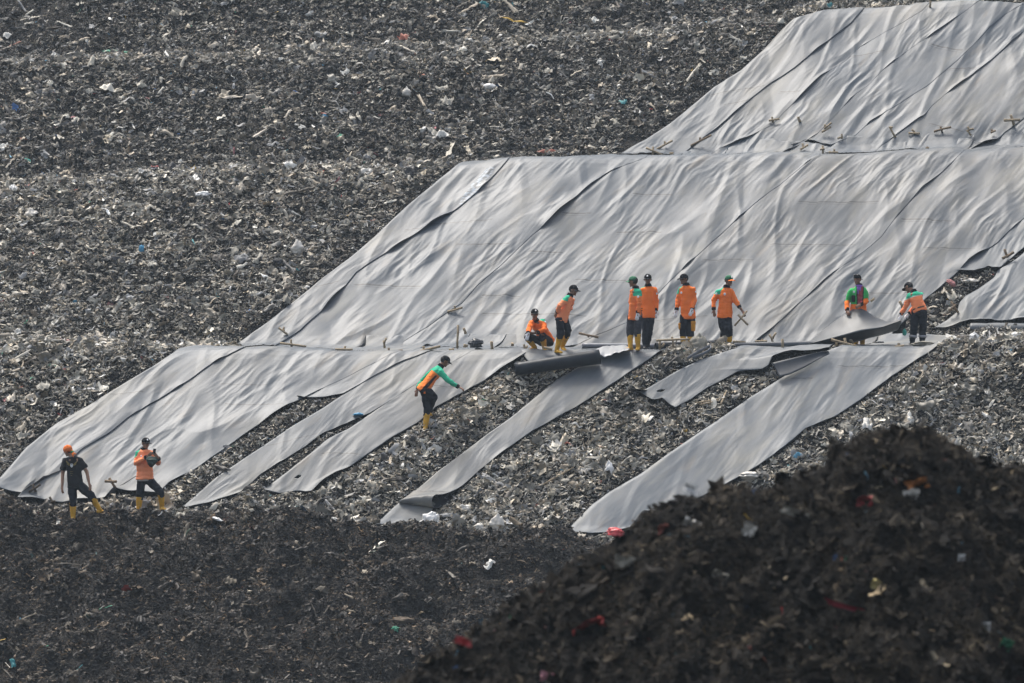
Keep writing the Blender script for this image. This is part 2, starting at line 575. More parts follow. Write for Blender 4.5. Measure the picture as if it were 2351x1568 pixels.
make_sheet('broad sheet behind the green jacket worker, running down to the trash gap', 2, sh(D2, -16), E2, back=1.0, seed=2, lift=0.03, welds=[(.33, .1, .5), (.47, .5, .9), (.72, .3, .9)], edge=.06)
G2 = poly(2520, 420, 2440, 500, 2400, 535, 2351, 573, 2322, 595, 2290, 621)
make_sheet('ragged sheet end with one stake, hanging above the trash gap', 2, sh(E2[:7], -14), G2, B=poly(2189, 625, 2203, 625, 2235, 633, 2258, 624, 2267, 617, 2290, 621), seed=2, lift=.02, bedge=.12, edge=.06)
H2L = poly(2508, 440, 2425, 520, 2385, 555, 2330, 600, 2290, 622, 2283, 638, 2247, 666, 2217, 683, 2201, 700, 2197, 720, 2176, 736, 2138, 759)
H2R = poly(2720, 500, 2640, 600, 2560, 700, 2500, 742)
h2 = make_sheet('grey sheet right of the trash gap, its foot folded over in a thick bend', 2, H2L, H2R, B=poly(2138, 759, 2170, 757, 2195, 751, 2226, 742, 2300, 738, 2400, 736, 2500, 742), seed=2, lift=.04, bedge=.05)

# --- lower slope
S1L = poly(402, 808, 350, 845, 290, 880, 200, 935, 130, 975, 60, 1030, 0, 1100, -40, 1118)
S1R = poly(560, 803, 490, 838, 440, 873, 400, 896, 350, 928, 295, 961, 250, 998, 190, 1037, 140, 1086, 100, 1104)
S2R = poly(940, 802, 865, 835, 795, 868, 740, 892, 696, 916, 626, 958, 551, 1008, 450, 1078, 390, 1113, 362, 1140)
S3R = poly(1010, 802, 925, 835, 855, 870, 789, 906)
S4R = poly(1095, 802, 1015, 850, 935, 900, 851, 951, 820, 964, 790, 977, 741, 998, 701, 1028, 646, 1063, 596, 1093)
S4L = poly(994, 802, 909, 835, 839, 870, 789, 906, 741, 938, 666, 983, 606, 1023, 501, 1093, 411, 1172)
S5L = poly(1080, 802, 1005, 848, 925, 898, 851, 951, 801, 985, 751, 1010, 711, 1043, 661, 1083, 601, 1126)
S5R = poly(1222, 802, 1175, 838, 1101, 883, 1001, 938, 961, 973, 901, 1008, 841, 1048, 791, 1083, 746, 1108, 716, 1133)
make_sheet('leftmost grey sheet on the lower slope, behind the worker in the black shirt', 1, S1L, S1R, back=.6, seed=3, bedge=.05, B=poly(-40, 1118, 0, 1126, 50, 1140, 100, 1104), welds=[(.35, .1, .6)], edge=.06)
make_sheet('broad lower slope sheet behind the worker looking at a phone', 1, sh(S1R, -16), S2R, back=1.9, seed=3, lift=.03, bedge=.08, B=poly(84, 1104, 40, 1150, 140, 1155, 190, 1152, 240, 1150, 262, 1128, 300, 1134, 330, 1138, 362, 1140),
           welds=[(.3, .3, .6), (.45, .55, .95)])
make_sheet('short lower slope sheet ending in a dark edge above bare garbage', 1, sh(S2R[:5], -14), S3R, back=1.9, seed=3, lift=.03, B=poly(682, 916, 696, 917, 740, 914, 789, 906), bedge=.12)
make_sheet('narrow grey strip between two garbage gaps, tapering at its lower left', 1, S4L, S4R, amp=.6, back=1.9, seed=3, lift=.03, B=poly(411, 1172, 480, 1158, 551, 1133, 575, 1110, 596, 1093), bedge=.05, edge=.04, welds=[(.66, .1, .9)])
make_sheet('grey strip under the bending worker, torn along its foot', 1, S5L, S5R, amp=.6, back=1.9, seed=3, lift=.03, B=poly(601, 1126, 640, 1134, 668, 1128, 690, 1127, 704, 1131, 716, 1133), bedge=.07, edge=.06, welds=[(.28, .1, .8), (.75, .2, .9)],
           holes=[(684, 1096, 7, 3, -20)])
S6L = poly(1392, 803, 1324, 848, 1274, 878, 1174, 960, 1101, 1013, 1001, 1088, 951, 1133, 918, 1160)
S6R = poly(1545, 801, 1519, 810, 1424, 873, 1324, 938, 1224, 993, 1174, 1028, 1101, 1083, 1031, 1148, 1003, 1172)


def curl_end(V, u, v):
    """the foot of the strip is lifted, bent round and folded back under itself"""
    n, m = V.shape[:2]
    H = 0.05 + 0.25 * np.linspace(0, 1, m) ** 0.7
    lift = np.clip((u - 0.86) / 0.14, 0, 1) ** 2
    V = V.copy()
    V[..., 2] += lift * H[None]
    end = V[-1].copy()
    dirn = V[-1] - V[-6]
    dirn[:, 2] = 0
    dirn /= np.linalg.norm(dirn, axis=1)[:, None]
    dirn = np.repeat(dirn.mean(0)[None], m, 0); dirn /= np.linalg.norm(dirn[0])
    rows, us = [], []
    for k in range(1, 15):
        th = math.pi * k / 14
        r = (H / 2)[:, None]
        rows.append(end + dirn * r * math.sin(th) + np.array([0, 0, -1.0]) * r * (1 - math.cos(th)))
        us.append(1.0)
    for k in range(1, 12):
        rows.append(rows[13] - dirn * 0.05 * k + np.array([0, 0, 0.012 * k]))
        us.append(1.0)
    V = np.concatenate([V, np.array(rows)])
    u = np.concatenate([u, np.repeat(np.array(us)[:, None], m, 1)])
    v = np.repeat(v[:1], len(V), 0)
    return V, u, v


make_sheet('long lone grey strip down the garbage, its foot curled under beside a white bag', 1, S6L, S6R, back=1.9, seed=4, lift=.05, edge=.03, amp=.55, post=curl_end, welds=[(.93, .1, .95)], tint=1.08)
make_sheet('small flat grey sheet end showing under the curled strip', 1, poly(950, 1128, 905, 1165, 862, 1206), poly(1000, 1160, 985, 1190, 965, 1208), seed=4, lift=.035, edge=0, amp=.4)
S7L = poly(1690, 802, 1610, 828, 1560, 853, 1514, 878, 1464, 906)
S7R = poly(1905, 801, 1880, 808, 1830, 820, 1773, 835, 1764, 853, 1748, 858, 1710, 856, 1695, 857, 1665, 873, 1625, 893, 1590, 918, 1550, 941)


def lift_flap(V, u, v):
    b = np.exp(-((u - 0.30) / 0.16) ** 2) * np.clip((v - .45) / .55, 0, 1) ** 1.5
    V = V.copy(); V[..., 2] += 0.16 * b; V[..., 1] -= 0.10 * b
    return V, u, v


make_sheet('short torn grey sheet with a slit, lying between two long strips', 1, S7L, S7R, back=1.7, seed=5, lift=.05, edge=.04, B=poly(1464, 906, 1480, 914, 1496, 924, 1508, 922, 1520, 919, 1534, 930, 1550, 941), bedge=.10,
           holes=[(1517, 902, 9, 2.6, -10)], amp=.6, post=lift_flap)
S8L = poly(1925, 800, 1875, 818, 1815, 858, 1725, 913, 1625, 983, 1524, 1053, 1469, 1093, 1399, 1133, 1359, 1163, 1294, 1229)
S8R = poly(2167, 786, 2140, 808, 2050, 868, 1975, 923, 1915, 963, 1850, 988, 1800, 1033, 1740, 1078, 1695, 1103, 1600, 1150, 1505, 1184)
make_sheet('longest bright grey sheet down the lower slope, ending behind the near mound', 1, S8L, S8R, back=1.8, seed=6, lift=.06, edge=.02, B=poly(1294, 1229, 1350, 1234, 1400, 1229, 1445, 1218, 1475, 1180, 1505, 1184), bedge=.06, amp=.6,
           welds=[(.13, .35, .95), (.2, .1, .3)], tint=1.12)
make_sheet('grey sheet lying flat on the terrace under the workers', 1, poly(1190, 799, 1200, 815, 1216, 838), poly(1425, 799, 1415, 806, 1402, 813), back=1.6, seed=7, lift=.06, edge=.0, amp=.5)

# folded bend at the foot of the right hand sheet
def folded_bend():
    n, m = 26, 60
    px = np.linspace(2226, 2520, m)
    top = np.stack([at_depth(p, 741, 102.6) for p in px])
    V = []
    for k in range(n):
        th = k / (n - 1) * math.pi * 1.15 - 0.2
        rr = 0.15 + 0.012 * pn(px / 60, np.full(m, k / 7.0), 71)
        V.append(np.stack([top[:, 0] + .01 * np.sin(k * .5), top[:, 1] - rr * np.sin(th) * 1.2, top[:, 2] - rr * (1 - np.cos(th)) + 0.012 * pn(px / 35, np.full(m, .3), 73)], 1))
    V = np.array(V)
    me = mesh_np('folded_bend', V.reshape(-1, 3), grid_quads(n, m)[:, ::-1])
    set_col(me, np.ones((n * m, 3)) * 0.9)
    smooth(me)
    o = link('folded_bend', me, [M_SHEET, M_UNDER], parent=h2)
    sd = o.modifiers.new('thickness', 'SOLIDIFY'); sd.thickness = 0.008; sd.offset = -1; sd.material_offset = 1


folded_bend()

# the terrace floors are covered too
def px_rect(c0, c1, Y0, Y1):
    return np.array([[(c0 - CX) / F * Y0, Y0], [(c1 - CX) / F * Y0, Y0], [(c1 - CX) / F * Y1, Y1], [(c0 - CX) / F * Y1, Y1]])


SHEET_POLYS.append((9, px_rect(565, 1560, 100.35, 102.8)))
SHEET_POLYS.append((9, px_rect(1700, 2150, 100.35, 102.8)))
SHEET_POLYS.append((9, px_rect(1232, 1440, 99.72, 100.5)))
SHEET_POLYS.append((9, px_rect(1430, 2500, 107.4, 109.2)))
# ------------------------------------------------------------------ hillside, mound, litter
def pip(px, py, pg):
    """points in polygon, numpy"""
    ins = np.zeros(px.shape, bool)
    x0, y0 = pg[:, 0].min(), pg[:, 1].min(); x1, y1 = pg[:, 0].max(), pg[:, 1].max()
    sel = (px > x0) & (px < x1) & (py > y0) & (py < y1)
    if not sel.any(): return ins
    X, Yv = px[sel], py[sel]
    r = np.zeros(X.shape, bool)
    q = resample(pg, min(len(pg), 110))
    a, b = q, np.roll(q, -1, 0)
    for (ax, ay), (bx, by) in zip(a, b):
        if ay == by: continue
        c = ((ay > Yv) != (by > Yv)) & (X < (bx - ax) * (Yv - ay) / (by - ay) + ax)
        r ^= c
    ins[sel] = r
    return ins


def under_sheet(x, Y):
    m = np.zeros(np.shape(x), bool)
    for face, pg in SHEET_POLYS:
        m |= pip(x, Y, pg)
    return m


def axis(lo, hi, step, far_lo, far_hi, grow=1.25):
    c = list(np.arange(lo, hi, step))
    s, p = step, c[-1]
    while p < far_hi:
        s *= grow; p += s; c.append(p)
    s, p = step, c[0]
    while p > far_lo:
        s *= grow; p -= s; c.insert(0, p)
    return np.array(c)


def billow(x, Y, w, seed):
    return 1 - np.abs(pn(x / w, Y / w, seed)) * 2.6


def lumps(x, Y):
    m = np.clip((95.6 - Y) / .8, 0, 1)
    base = 0.12 * fbm(x / 0.8, Y / 0.8, 81, 2) + 0.10 * (billow(x, Y, .42, 84) - .4) + 0.06 * (billow(x, Y, .20, 85) - .4) + 0.025 * pn(x / 0.08, Y / 0.08, 86)
    return base + m * (0.42 * fbm(x / 1.9, Y / 1.7, 87, 2) + 0.15 * (billow(x, Y, .75, 89) - .4))


gx = axis(-13.2, 13.2, 0.045, -150, 150)
gy = axis(88.0, 119.0, 0.045, -60, 300)
GX, GY = np.meshgrid(gx, gy)
GZ = z_smooth(GX, GY)
mask = under_sheet(GX, GY)
soft = mask.astype(float)


def blur(a, k):
    for _ in range(k):
        b = a.copy()
        b[1:-1, 1:-1] = (a[:-2, 1:-1] + a[2:, 1:-1] + a[1:-1, :-2] + a[1:-1, 2:] + 2 * a[1:-1, 1:-1]) / 6
        a = b
    return a


near = np.clip(blur(soft, 30) * 2.2, 0, 1)
soft = blur(soft, 2)
GZ = GZ + lumps(GX, GY) * (1 - near) + 0.02 * pn(GX / .15, GY / .15, 88) * near - 0.09 * soft


def on_grid(A, x, Y):
    i = np.clip(np.searchsorted(gy, Y) , 0, len(gy) - 1); j = np.clip(np.searchsorted(gx, x), 0, len(gx) - 1)
    return A[i, j]


me = mesh_np('hillside', np.stack([GX, GY, GZ], -1).reshape(-1, 3), grid_quads(len(gy), len(gx)))
smooth(me)


def mat_soil(name, c1, c2, c3, scale=6.0):
    m = bpy.data.materials.new(name)
    nt, b = nodes_of(m)
    N, L = nt.nodes, nt.links
    g = N.new('ShaderNodeNewGeometry')
    n1 = N.new('ShaderNodeTexNoise'); n1.inputs['Scale'].default_value = scale; n1.inputs['Detail'].default_value = 9; n1.inputs['Roughness'].default_value = .75
    L.new(g.outputs['Position'], n1.inputs['Vector'])
    v = N.new('ShaderNodeTexVoronoi'); v.inputs['Scale'].default_value = scale * 3
    L.new(g.outputs['Position'], v.inputs['Vector'])
    r = N.new('ShaderNodeValToRGB')
    e = r.color_ramp.elements
    e[0].position = .38; e[0].color = (*c1, 1)
    e[1].position = .78; e[1].color = (*c3, 1)
    k = e.new(.56); k.color = (*c2, 1)
    L.new(n1.outputs['Fac'], r.inputs['Fac'])
    L.new(r.outputs[0], b.inputs['Base Color'])
    b.inputs['Roughness'].default_value = .85
    b.inputs['Specular IOR Level'].default_value = .2
    bp = N.new('ShaderNodeBump'); bp.inputs['Strength'].default_value = .9; bp.inputs['Distance'].default_value = .04
    ad = N.new('ShaderNodeMath'); ad.operation = 'ADD'
    L.new(n1.outputs['Fac'], ad.inputs[0]); L.new(v.outputs['Distance'], ad.inputs[1])
    L.new(ad.outputs[0], bp.inputs['Height']); L.new(bp.outputs[0], b.inputs['Normal'])
    return m


M_HILL = mat_soil('packed_refuse', (.009, .0085, .008), (.018, .016, .014), (.055, .049, .041))
hill = link('hillside', me, M_HILL)
tag(hill, kind='structure')

# --- the near mound
MCREST = P(-600, 2100, 400, 1760, 700, 1640, 880, 1566, 1000, 1500, 1100, 1440, 1200, 1372, 1300, 1302, 1380, 1252, 1450, 1212, 1500, 1170, 1535, 1140, 1575, 1128, 1640, 1122, 1700, 1114, 1780, 1108,
           1850, 1088, 1895, 1070, 1912, 1032, 1935, 1012, 1985, 996, 2030, 984, 2080, 976, 2130, 984, 2165, 996, 2225, 1040, 2270, 1058, 2325, 1066, 2420, 1090, 2600, 1180, 3200, 1420)
MY = 38.0


def z_mound(x, Y):
    c = CX + x * F / MY
    zc = (CY - 24 - np.interp(c, *MCREST)) / F * MY
    d = Y - MY
    wob = 0.12 * pn(x / 1.3, Y * 0 + 0.3, 90)
    front = 0.72 * np.maximum(-(d + wob) - 0.25, 0) + 0.1 * np.maximum(-(d + wob), 0)
    rear = 0.85 * np.maximum(d - 0.15, 0)
    z = zc - front - rear
    z = z + 0.10 * fbm(x / 0.9, Y / 0.9, 91, 2) * np.clip(np.abs(d) * 1.2, .2, 1)
    return np.maximum(z, -13.9 + 0 * z)


def mound_lumps(x, Y):
    top = np.clip(np.abs(Y - MY) * 1.3, .6, 1)
    return top * (0.16 * (billow(x, Y, .62, 97) - .45) + 0.10 * (billow(x, Y, .30, 94) - .45)) + 0.045 * (billow(x, Y, .13, 95) - .4) + 0.012 * pn(x / .045, Y / .045, 96)


mx = axis(-2.2, 5.2, 0.02, -14, 18)
my = axis(33.5, 39.2, 0.02, 18, 56)
MX, MYY = np.meshgrid(mx, my)
MZ = z_mound(MX, MYY) + mound_lumps(MX, MYY)
me = mesh_np('near_mound', np.stack([MX, MYY, MZ], -1).reshape(-1, 3), grid_quads(len(my), len(mx)))
smooth(me)
M_MOUND = mat_soil('dark_wet_refuse', (.0035, .003, .0022), (.008, .0064, .0042), (.026, .020, .012), 9.0)
o = link('near_mound', me, M_MOUND)
tag(o, kind='structure')


# --- litter: shreds of plastic and cloth
def proto_ribbon(r, nseg=6):
    t = np.linspace(-.5, .5, nseg + 1)
    w = r.uniform(.07, .21) * (1 - (2 * np.abs(t)) ** 3 * r.uniform(.2, .9))
    k1, k2, tw = r.uniform(-3, 3), r.uniform(-4, 4), r.uniform(-2.5, 2.5)
    ph = r.uniform(0, 6)
    zc = .10 * np.sin(k1 * t * 2 + ph) + .05 * np.sin(7 * t + ph * 2)
    yc = .12 * np.sin(k2 * t + ph)
    a = tw * t + r.uniform(-.6, .6)
    v = []
    for s in (-1, 0, 1):
        bow = .35 * (1 - s * s) * w
        v.append(np.stack([t, yc + s * w * np.cos(a) - bow * np.sin(a), zc + s * w * np.sin(a) + bow * np.cos(a)], 1))
    V = np.stack(v, 1).reshape(-1, 3)
    return V, grid_quads(nseg + 1, 3)


def proto_patch(r, n=5):
    u, v = np.meshgrid(np.linspace(-.5, .5, n), np.linspace(-.5, .5, n), indexing='ij')
    w = r.uniform(.4, .95)
    z = r.uniform(.12, .3) * pn(u * 2.4 + r.uniform(0, 50), v * 2.4 + r.uniform(0, 50)) * 2.2 + r.uniform(-.5, .9) * (u * u)
    jit = .10 * r.standard_normal((n, n, 2))
    V = np.stack([u + jit[..., 0], (v + jit[..., 1]) * w, z], -1).reshape(-1, 3)
    return V, grid_quads(n, n)


def proto_thread(r, nseg=7):
    V, Q = proto_fibre(r, nseg)
    V = V.reshape(-1, 3, 3); mid = V[:, 1:2]
    return (mid + (V - mid) * .55).reshape(-1, 3), Q


def proto_fibre(r, nseg=7):
    t = np.linspace(-.5, .5, nseg + 1)
    w = r.uniform(.035, .10) * (1 - (2 * np.abs(t)) ** 2 * .8)
    ph = r.uniform(0, 6, 3)
    yc = .16 * np.sin(5 * t + ph[0]) + .05 * np.sin(13 * t + ph[1]); zc = .12 * np.sin(6 * t + ph[2])
    v = [np.stack([t, yc + s * w, zc + .5 * w * (1 - s * s)], 1) for s in (-1, 0, 1)]
    return np.stack(v, 1).reshape(-1, 3), grid_quads(nseg + 1, 3)


def proto_lump(r, n=3):
    vs, fs = [], []
    off = 0
    g = np.linspace(-1, 1, n)
    for ax in range(3):
        for s in (-1, 1):
            a, b = np.meshgrid(g, g, indexing='ij')
            p = np.zeros((n, n, 3))
            p[..., ax] = s; p[..., (ax + 1) % 3] = a if s > 0 else b; p[..., (ax + 2) % 3] = b if s > 0 else a
            vs.append(p.reshape(-1, 3)); fs.append(grid_quads(n, n, off)); off += n * n
    V = np.concatenate(vs); V /= np.linalg.norm(V, axis=1)[:, None]
    q = r.uniform(0, 40)
    V = V * (.5 + .28 * pn3(V * 1.7 + q, 3))[:, None]
    V *= np.array([1, r.uniform(.4, .8), r.uniform(.3, .6)])
    return V, np.concatenate(fs)


def rot_mats(n, r, tilt, normal=(0, -.6, .8), bias=None):
    """random turn about the surface normal, then a random tilt"""
    nrm = np.array(normal) / np.linalg.norm(normal)
    t1 = np.array([1., 0, 0]); t2 = np.cross(nrm, t1)
    B = np.stack([t1, t2, nrm], 1)
    a = r.uniform(0, 2 * np.pi, n) if bias is None else bias[0] + bias[1] * r.standard_normal(n)
    ca, sa = np.cos(a), np.sin(a)
    Z = np.zeros(n); O = np.ones(n)
    Rz = np.stack([np.stack([ca, -sa, Z], -1), np.stack([sa, ca, Z], -1), np.stack([Z, Z, O], -1)], -2)
    b = tilt * r.standard_normal(n); cb, sb = np.cos(b), np.sin(b)
    Rx = np.stack([np.stack([O, Z, Z], -1), np.stack([Z, cb, -sb], -1), np.stack([Z, sb, cb], -1)], -2)
    c = tilt * .7 * r.standard_normal(n); cc, s2 = np.cos(c), np.sin(c)
    Ry = np.stack([np.stack([cc, Z, s2], -1), np.stack([Z, O, Z], -1), np.stack([-s2, Z, cc], -1)], -2)
    return B[None] @ Rz @ Ry @ Rx


def scatter(pos, size, col, r, tilt=.5, mix=(.5, .3, .2), normal=(0, -.6, .8), bias=None, third=None):
    """one mesh from many shreds; returns vertices, quads, colours"""
    n = len(pos)
    protos = []
    for kind, cnt in ((proto_ribbon, 14), (proto_patch, 12), (third or proto_lump, 10)):
        protos.append([kind(r) for _ in range(cnt)])
    which = r.choice(3, n, p=mix)
    sub = r.integers(0, 1000, n)
    VV, QQ, CC, off = [], [], [], 0
    M = rot_mats(n, r, tilt, normal, bias)
    for k in range(3):
        for s, (pv, pq) in enumerate(protos[k]):
            sel = np.nonzero((which == k) & (sub % len(protos[k]) == s))[0]
            if not len(sel): continue
            v = np.einsum('nij,vj->nvi', M[sel], pv) * size[sel][:, None, None] + pos[sel][:, None]
            VV.append(v.reshape(-1, 3))
            QQ.append((pq[None] + (np.arange(len(sel)) * len(pv))[:, None, None] + off).reshape(-1, 4))
            cj = col[sel][:, None, :] * np.exp(.10 * r.standard_normal((len(sel), len(pv), 1)))
            CC.append(cj.reshape(-1, 3))
            off += len(sel) * len(pv)
    return np.concatenate(VV), np.concatenate(QQ), np.concatenate(CC)


PAL_DARK = np.array([[.034, .031, .028], [.050, .045, .039], [.070, .061, .050], [.042, .042, .043], [.078, .062, .044]])
PAL_GREY = np.array([[.25, .235, .195], [.31, .29, .24], [.37, .34, .275], [.27, .255, .225], [.34, .285, .21], [.41, .385, .325], [.25, .22, .17], [.30, .30, .295]])
PAL_PALE = np.array([[.58, .53, .43], [.68, .64, .54], [.61, .53, .40], [.74, .72, .66], [.52, .46, .37]])
PAL_BRIGHT = np.array([[.05, .28, .30], [.45, .05, .04], [.06, .16, .38], [.55, .35, .05], [.05, .30, .18], [.50, .18, .12], [.55, .25, .25], [.12, .35, .50]])


def pick(r, n, probs, zone_dark):
    """colour of each shred; probs = dark, grey, pale, bright"""
    k = r.random(n)
    p = np.cumsum(probs, 1)
    out = PAL_DARK[r.integers(0, len(PAL_DARK), n)]
    g = (k > p[:, 0]); out[g] = PAL_GREY[r.integers(0, len(PAL_GREY), g.sum())]
    g = (k > p[:, 1]); out[g] = PAL_PALE[r.integers(0, len(PAL_PALE), g.sum())]
    g = (k > p[:, 2]); out[g] = PAL_BRIGHT[r.integers(0, len(PAL_BRIGHT), g.sum())]
    return out * np.exp(.22 * r.standard_normal(n))[:, None] * zone_dark[:, None]


M_LITTER = mat_attr('shredded_plastic_and_cloth', .55, .3)


def hill_litter(n, seed, smin, smed, smax, name):
    r = np.random.default_rng(seed)
    Y = r.uniform(88.5, 119.0, n)
    x = r.uniform(-1.25, 1.25, n) * (1175.5 / F * Y + 0.6)
    # terrace floors are out of sight
    ok = ~under_sheet(x, Y)
    x, Y = x[ok], Y[ok]
    n = len(x)
    z = on_grid(GZ, x, Y)
    nr = on_grid(near, x, Y)
    c = CX + x / Y * F; py = CY - z / Y * F
    ok = (py > -60) & (py < 1640)
    x, Y, z, c, py, nr = x[ok], Y[ok], z[ok], c[ok], py[ok], nr[ok]
    n = len(x)
    clump = pn(x / 1.1, Y / 1.1, 101) + .6 * pn(x / .35, Y / .35, 102)
    mound = Y < 95.4 + .9 * pn(x / 1.4, Y * 0 + .5, 103) + .22 * r.standard_normal(n)
    right = (Y < 101.5) & (c > 900) & ~mound
    dry = np.clip(.92 + .42 * clump + .30 * right, .25, 1.35)
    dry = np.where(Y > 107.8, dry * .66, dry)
    lipb = np.exp(-((Y - 107.4) / .45) ** 2) + np.exp(-((Y - 100.3) / .6) ** 2) + np.exp(-((Y - 112.8) / .5) ** 2)
    dry = np.clip(dry + .55 * lipb, 0, 1.7)
    dry = np.where(mound, .26 + .45 * np.clip(clump, -.5, 1), dry)
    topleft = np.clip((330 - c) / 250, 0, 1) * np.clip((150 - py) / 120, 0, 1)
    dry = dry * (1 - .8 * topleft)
    pb = np.full(n, .004)
    pp = np.clip(.13 * dry ** 1.5, .010, .40)
    pg = np.clip(.66 * dry + .05, 0, .84)
    probs = np.stack([1 - pb - pp - pg, pg, pp, pb], 1)
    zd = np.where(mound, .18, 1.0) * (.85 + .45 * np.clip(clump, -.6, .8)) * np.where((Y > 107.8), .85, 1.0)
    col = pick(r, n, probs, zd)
    col[mound] *= np.array([1.36, 1.0, .66])
    size = np.clip(smed * np.exp(.50 * r.standard_normal(n)), smin, smax)
    size = np.where(mound, size * .62, np.where(Y > 101, size * .80, size))
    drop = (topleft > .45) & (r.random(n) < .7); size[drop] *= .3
    size = size * (1 - .45 * nr)
    z = z + size * (.14 - .10 * nr)
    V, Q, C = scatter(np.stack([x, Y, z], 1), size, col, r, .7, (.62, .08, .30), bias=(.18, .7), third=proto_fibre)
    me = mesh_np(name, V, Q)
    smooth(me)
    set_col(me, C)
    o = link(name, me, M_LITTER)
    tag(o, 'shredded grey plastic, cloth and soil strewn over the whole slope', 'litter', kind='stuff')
    return o


hill_litter(800000, 3, .03, .090, .34, 'garbage_litter')


def film_shape(r, m, sz, asp):
    u, v = np.meshgrid(np.linspace(-.5, .5, m), np.linspace(-.5, .5, m), indexing='ij')
    q = r.uniform(0, 90)
    h = .55 * pn(u * 3 + q, v * 3 * asp + q, 3) + .3 * pn(u * 7 + q, v * 7 * asp, 4) + .22 * (1 - (2 * u) ** 2) * (1 - (2 * v) ** 2)
    edge = 1 + .35 * pn(np.arctan2(v, u + 1e-6) * 1.6 + q, u * 0 + q, 5)
    return np.stack([u * edge, v * edge * asp, h * min(asp * 1.6, .9)], -1).reshape(-1, 3) * sz


def big_litter(n, seed):
    """torn bags, film and cloth lying among the shreds"""
    r = np.random.default_rng(seed)
    Y = r.uniform(88.5, 119.0, n)
    x = r.uniform(-1.25, 1.25, n) * (1175.5 / F * Y + 0.6)
    nr = on_grid(near, x, Y)
    ok = nr < .35
    x, Y = x[ok], Y[ok]
    z = on_grid(GZ, x, Y)
    n = len(x)
    mound = Y < 95.5
    V, Q, C, off = [], [], [], 0
    for k in range(n):
        m = 9
        kind = r.random()
        sz = min(.17 * math.exp(.40 * r.standard_normal()), .40) * (.75 if mound[k] else 1)
        u, v = np.meshgrid(np.linspace(-.5, .5, m), np.linspace(-.5, .5, m), indexing='ij')
        q = r.uniform(0, 90)
        asp = r.uniform(.25, .9) if kind < .75 else r.uniform(.08, .2)
        if kind >= .75: sz *= 2.0
        h = .55 * pn(u * 3 + q, v * 3 * asp + q, 3) + .3 * pn(u * 7 + q, v * 7 * asp, 4) + .22 * (1 - (2 * u) ** 2) * (1 - (2 * v) ** 2)
        edge = 1 + .35 * pn(np.arctan2(v, u + 1e-6) * 1.6 + q, u * 0 + q, 5)
        p = np.stack([u * edge, v * edge * asp, h * min(asp * 1.6, .9)], -1).reshape(-1, 3) * sz
        M = rot_mats(1, r, .35, bias=(.3, .9))[0]
        V.append(p @ M.T + np.array([x[k], Y[k], z[k] + .03])); Q.append(grid_quads(m, m, off)); off += m * m
        t = r.random()
        if t < .34: c = PAL_DARK[r.integers(len(PAL_DARK))] * .8
        elif t < .78: c = PAL_GREY[r.integers(len(PAL_GREY))] * r.uniform(.7, 1.1)
        elif t < .988: c = PAL_PALE[r.integers(len(PAL_PALE))] * r.uniform(.7, 1)
        else: c = PAL_BRIGHT[r.integers(len(PAL_BRIGHT))] * .7
        if mound[k] and t < .95: c = c * .18 * np.array([1.15, 1, .8])
        C.append(np.repeat(c[None], m * m, 0))
    me = mesh_np('film_litter', np.concatenate(V), np.concatenate(Q))
    set_col(me, np.concatenate(C)); smooth(me)
    o = link('film_litter', me, M_LITTER)
    tag(o, 'torn bags, film and rags lying among the finer garbage', 'litter', kind='stuff')


big_litter(6200, 9)


def mound_litter(n, seed):
    r = np.random.default_rng(seed)
    Y = r.uniform(33.6, 39.0, n)
    x = r.uniform(-.14, .145, n) * Y
    z0 = z_mound(x, Y)
    py = CY - z0 / Y * F
    ok = (py < 1660) & (x > -2.0)
    x, Y, z0 = x[ok], Y[ok], z0[ok]
    z = z0 + mound_lumps(x, Y)
    n = len(x)
    clump = pn(x / .45, Y / .45, 111) + .5 * pn(x / .16, Y / .16, 112)
    base = np.array([[.052, .039, .024], [.078, .061, .039], [.028, .021, .013], [.016, .0125, .009], [.100, .080, .053], [.042, .035, .027]])
    col = base[r.integers(0, len(base), n)] * (.22 * np.exp(2.4 * np.clip(clump, -1, .8)) * np.exp(.35 * r.standard_normal(n)))[:, None]
    k = r.random(n)
    pale = k < .010 + .020 * np.clip(clump, 0, 1)
    col[pale] = PAL_PALE[r.integers(0, len(PAL_PALE), pale.sum())] * r.uniform(.15, .5, pale.sum())[:, None] * np.array([1, .9, .74])
    br = k > .9965
    col[br] = PAL_BRIGHT[r.integers(0, len(PAL_BRIGHT), br.sum())] * r.uniform(.2, .6, br.sum())[:, None]
    size = np.clip(.068 * np.exp(.5 * r.standard_normal(n)), .02, .22)
    size[r.random(n) < .5] *= .7
    size[pale | br] *= .8
    V, Q, C = scatter(np.stack([x, Y, z + size * .06], 1), size, col, r, .6, (.07, .05, .88), third=proto_thread)
    me = mesh_np('mound_litter', V, Q)
    smooth(me)
    set_col(me, C)
    o = link('mound_litter', me, mat_attr('wet_rags', .8, .15))
    tag(o, 'dark wet rags and plastic scraps covering the near mound', 'litter', kind='stuff')


mound_litter(300000, 5)

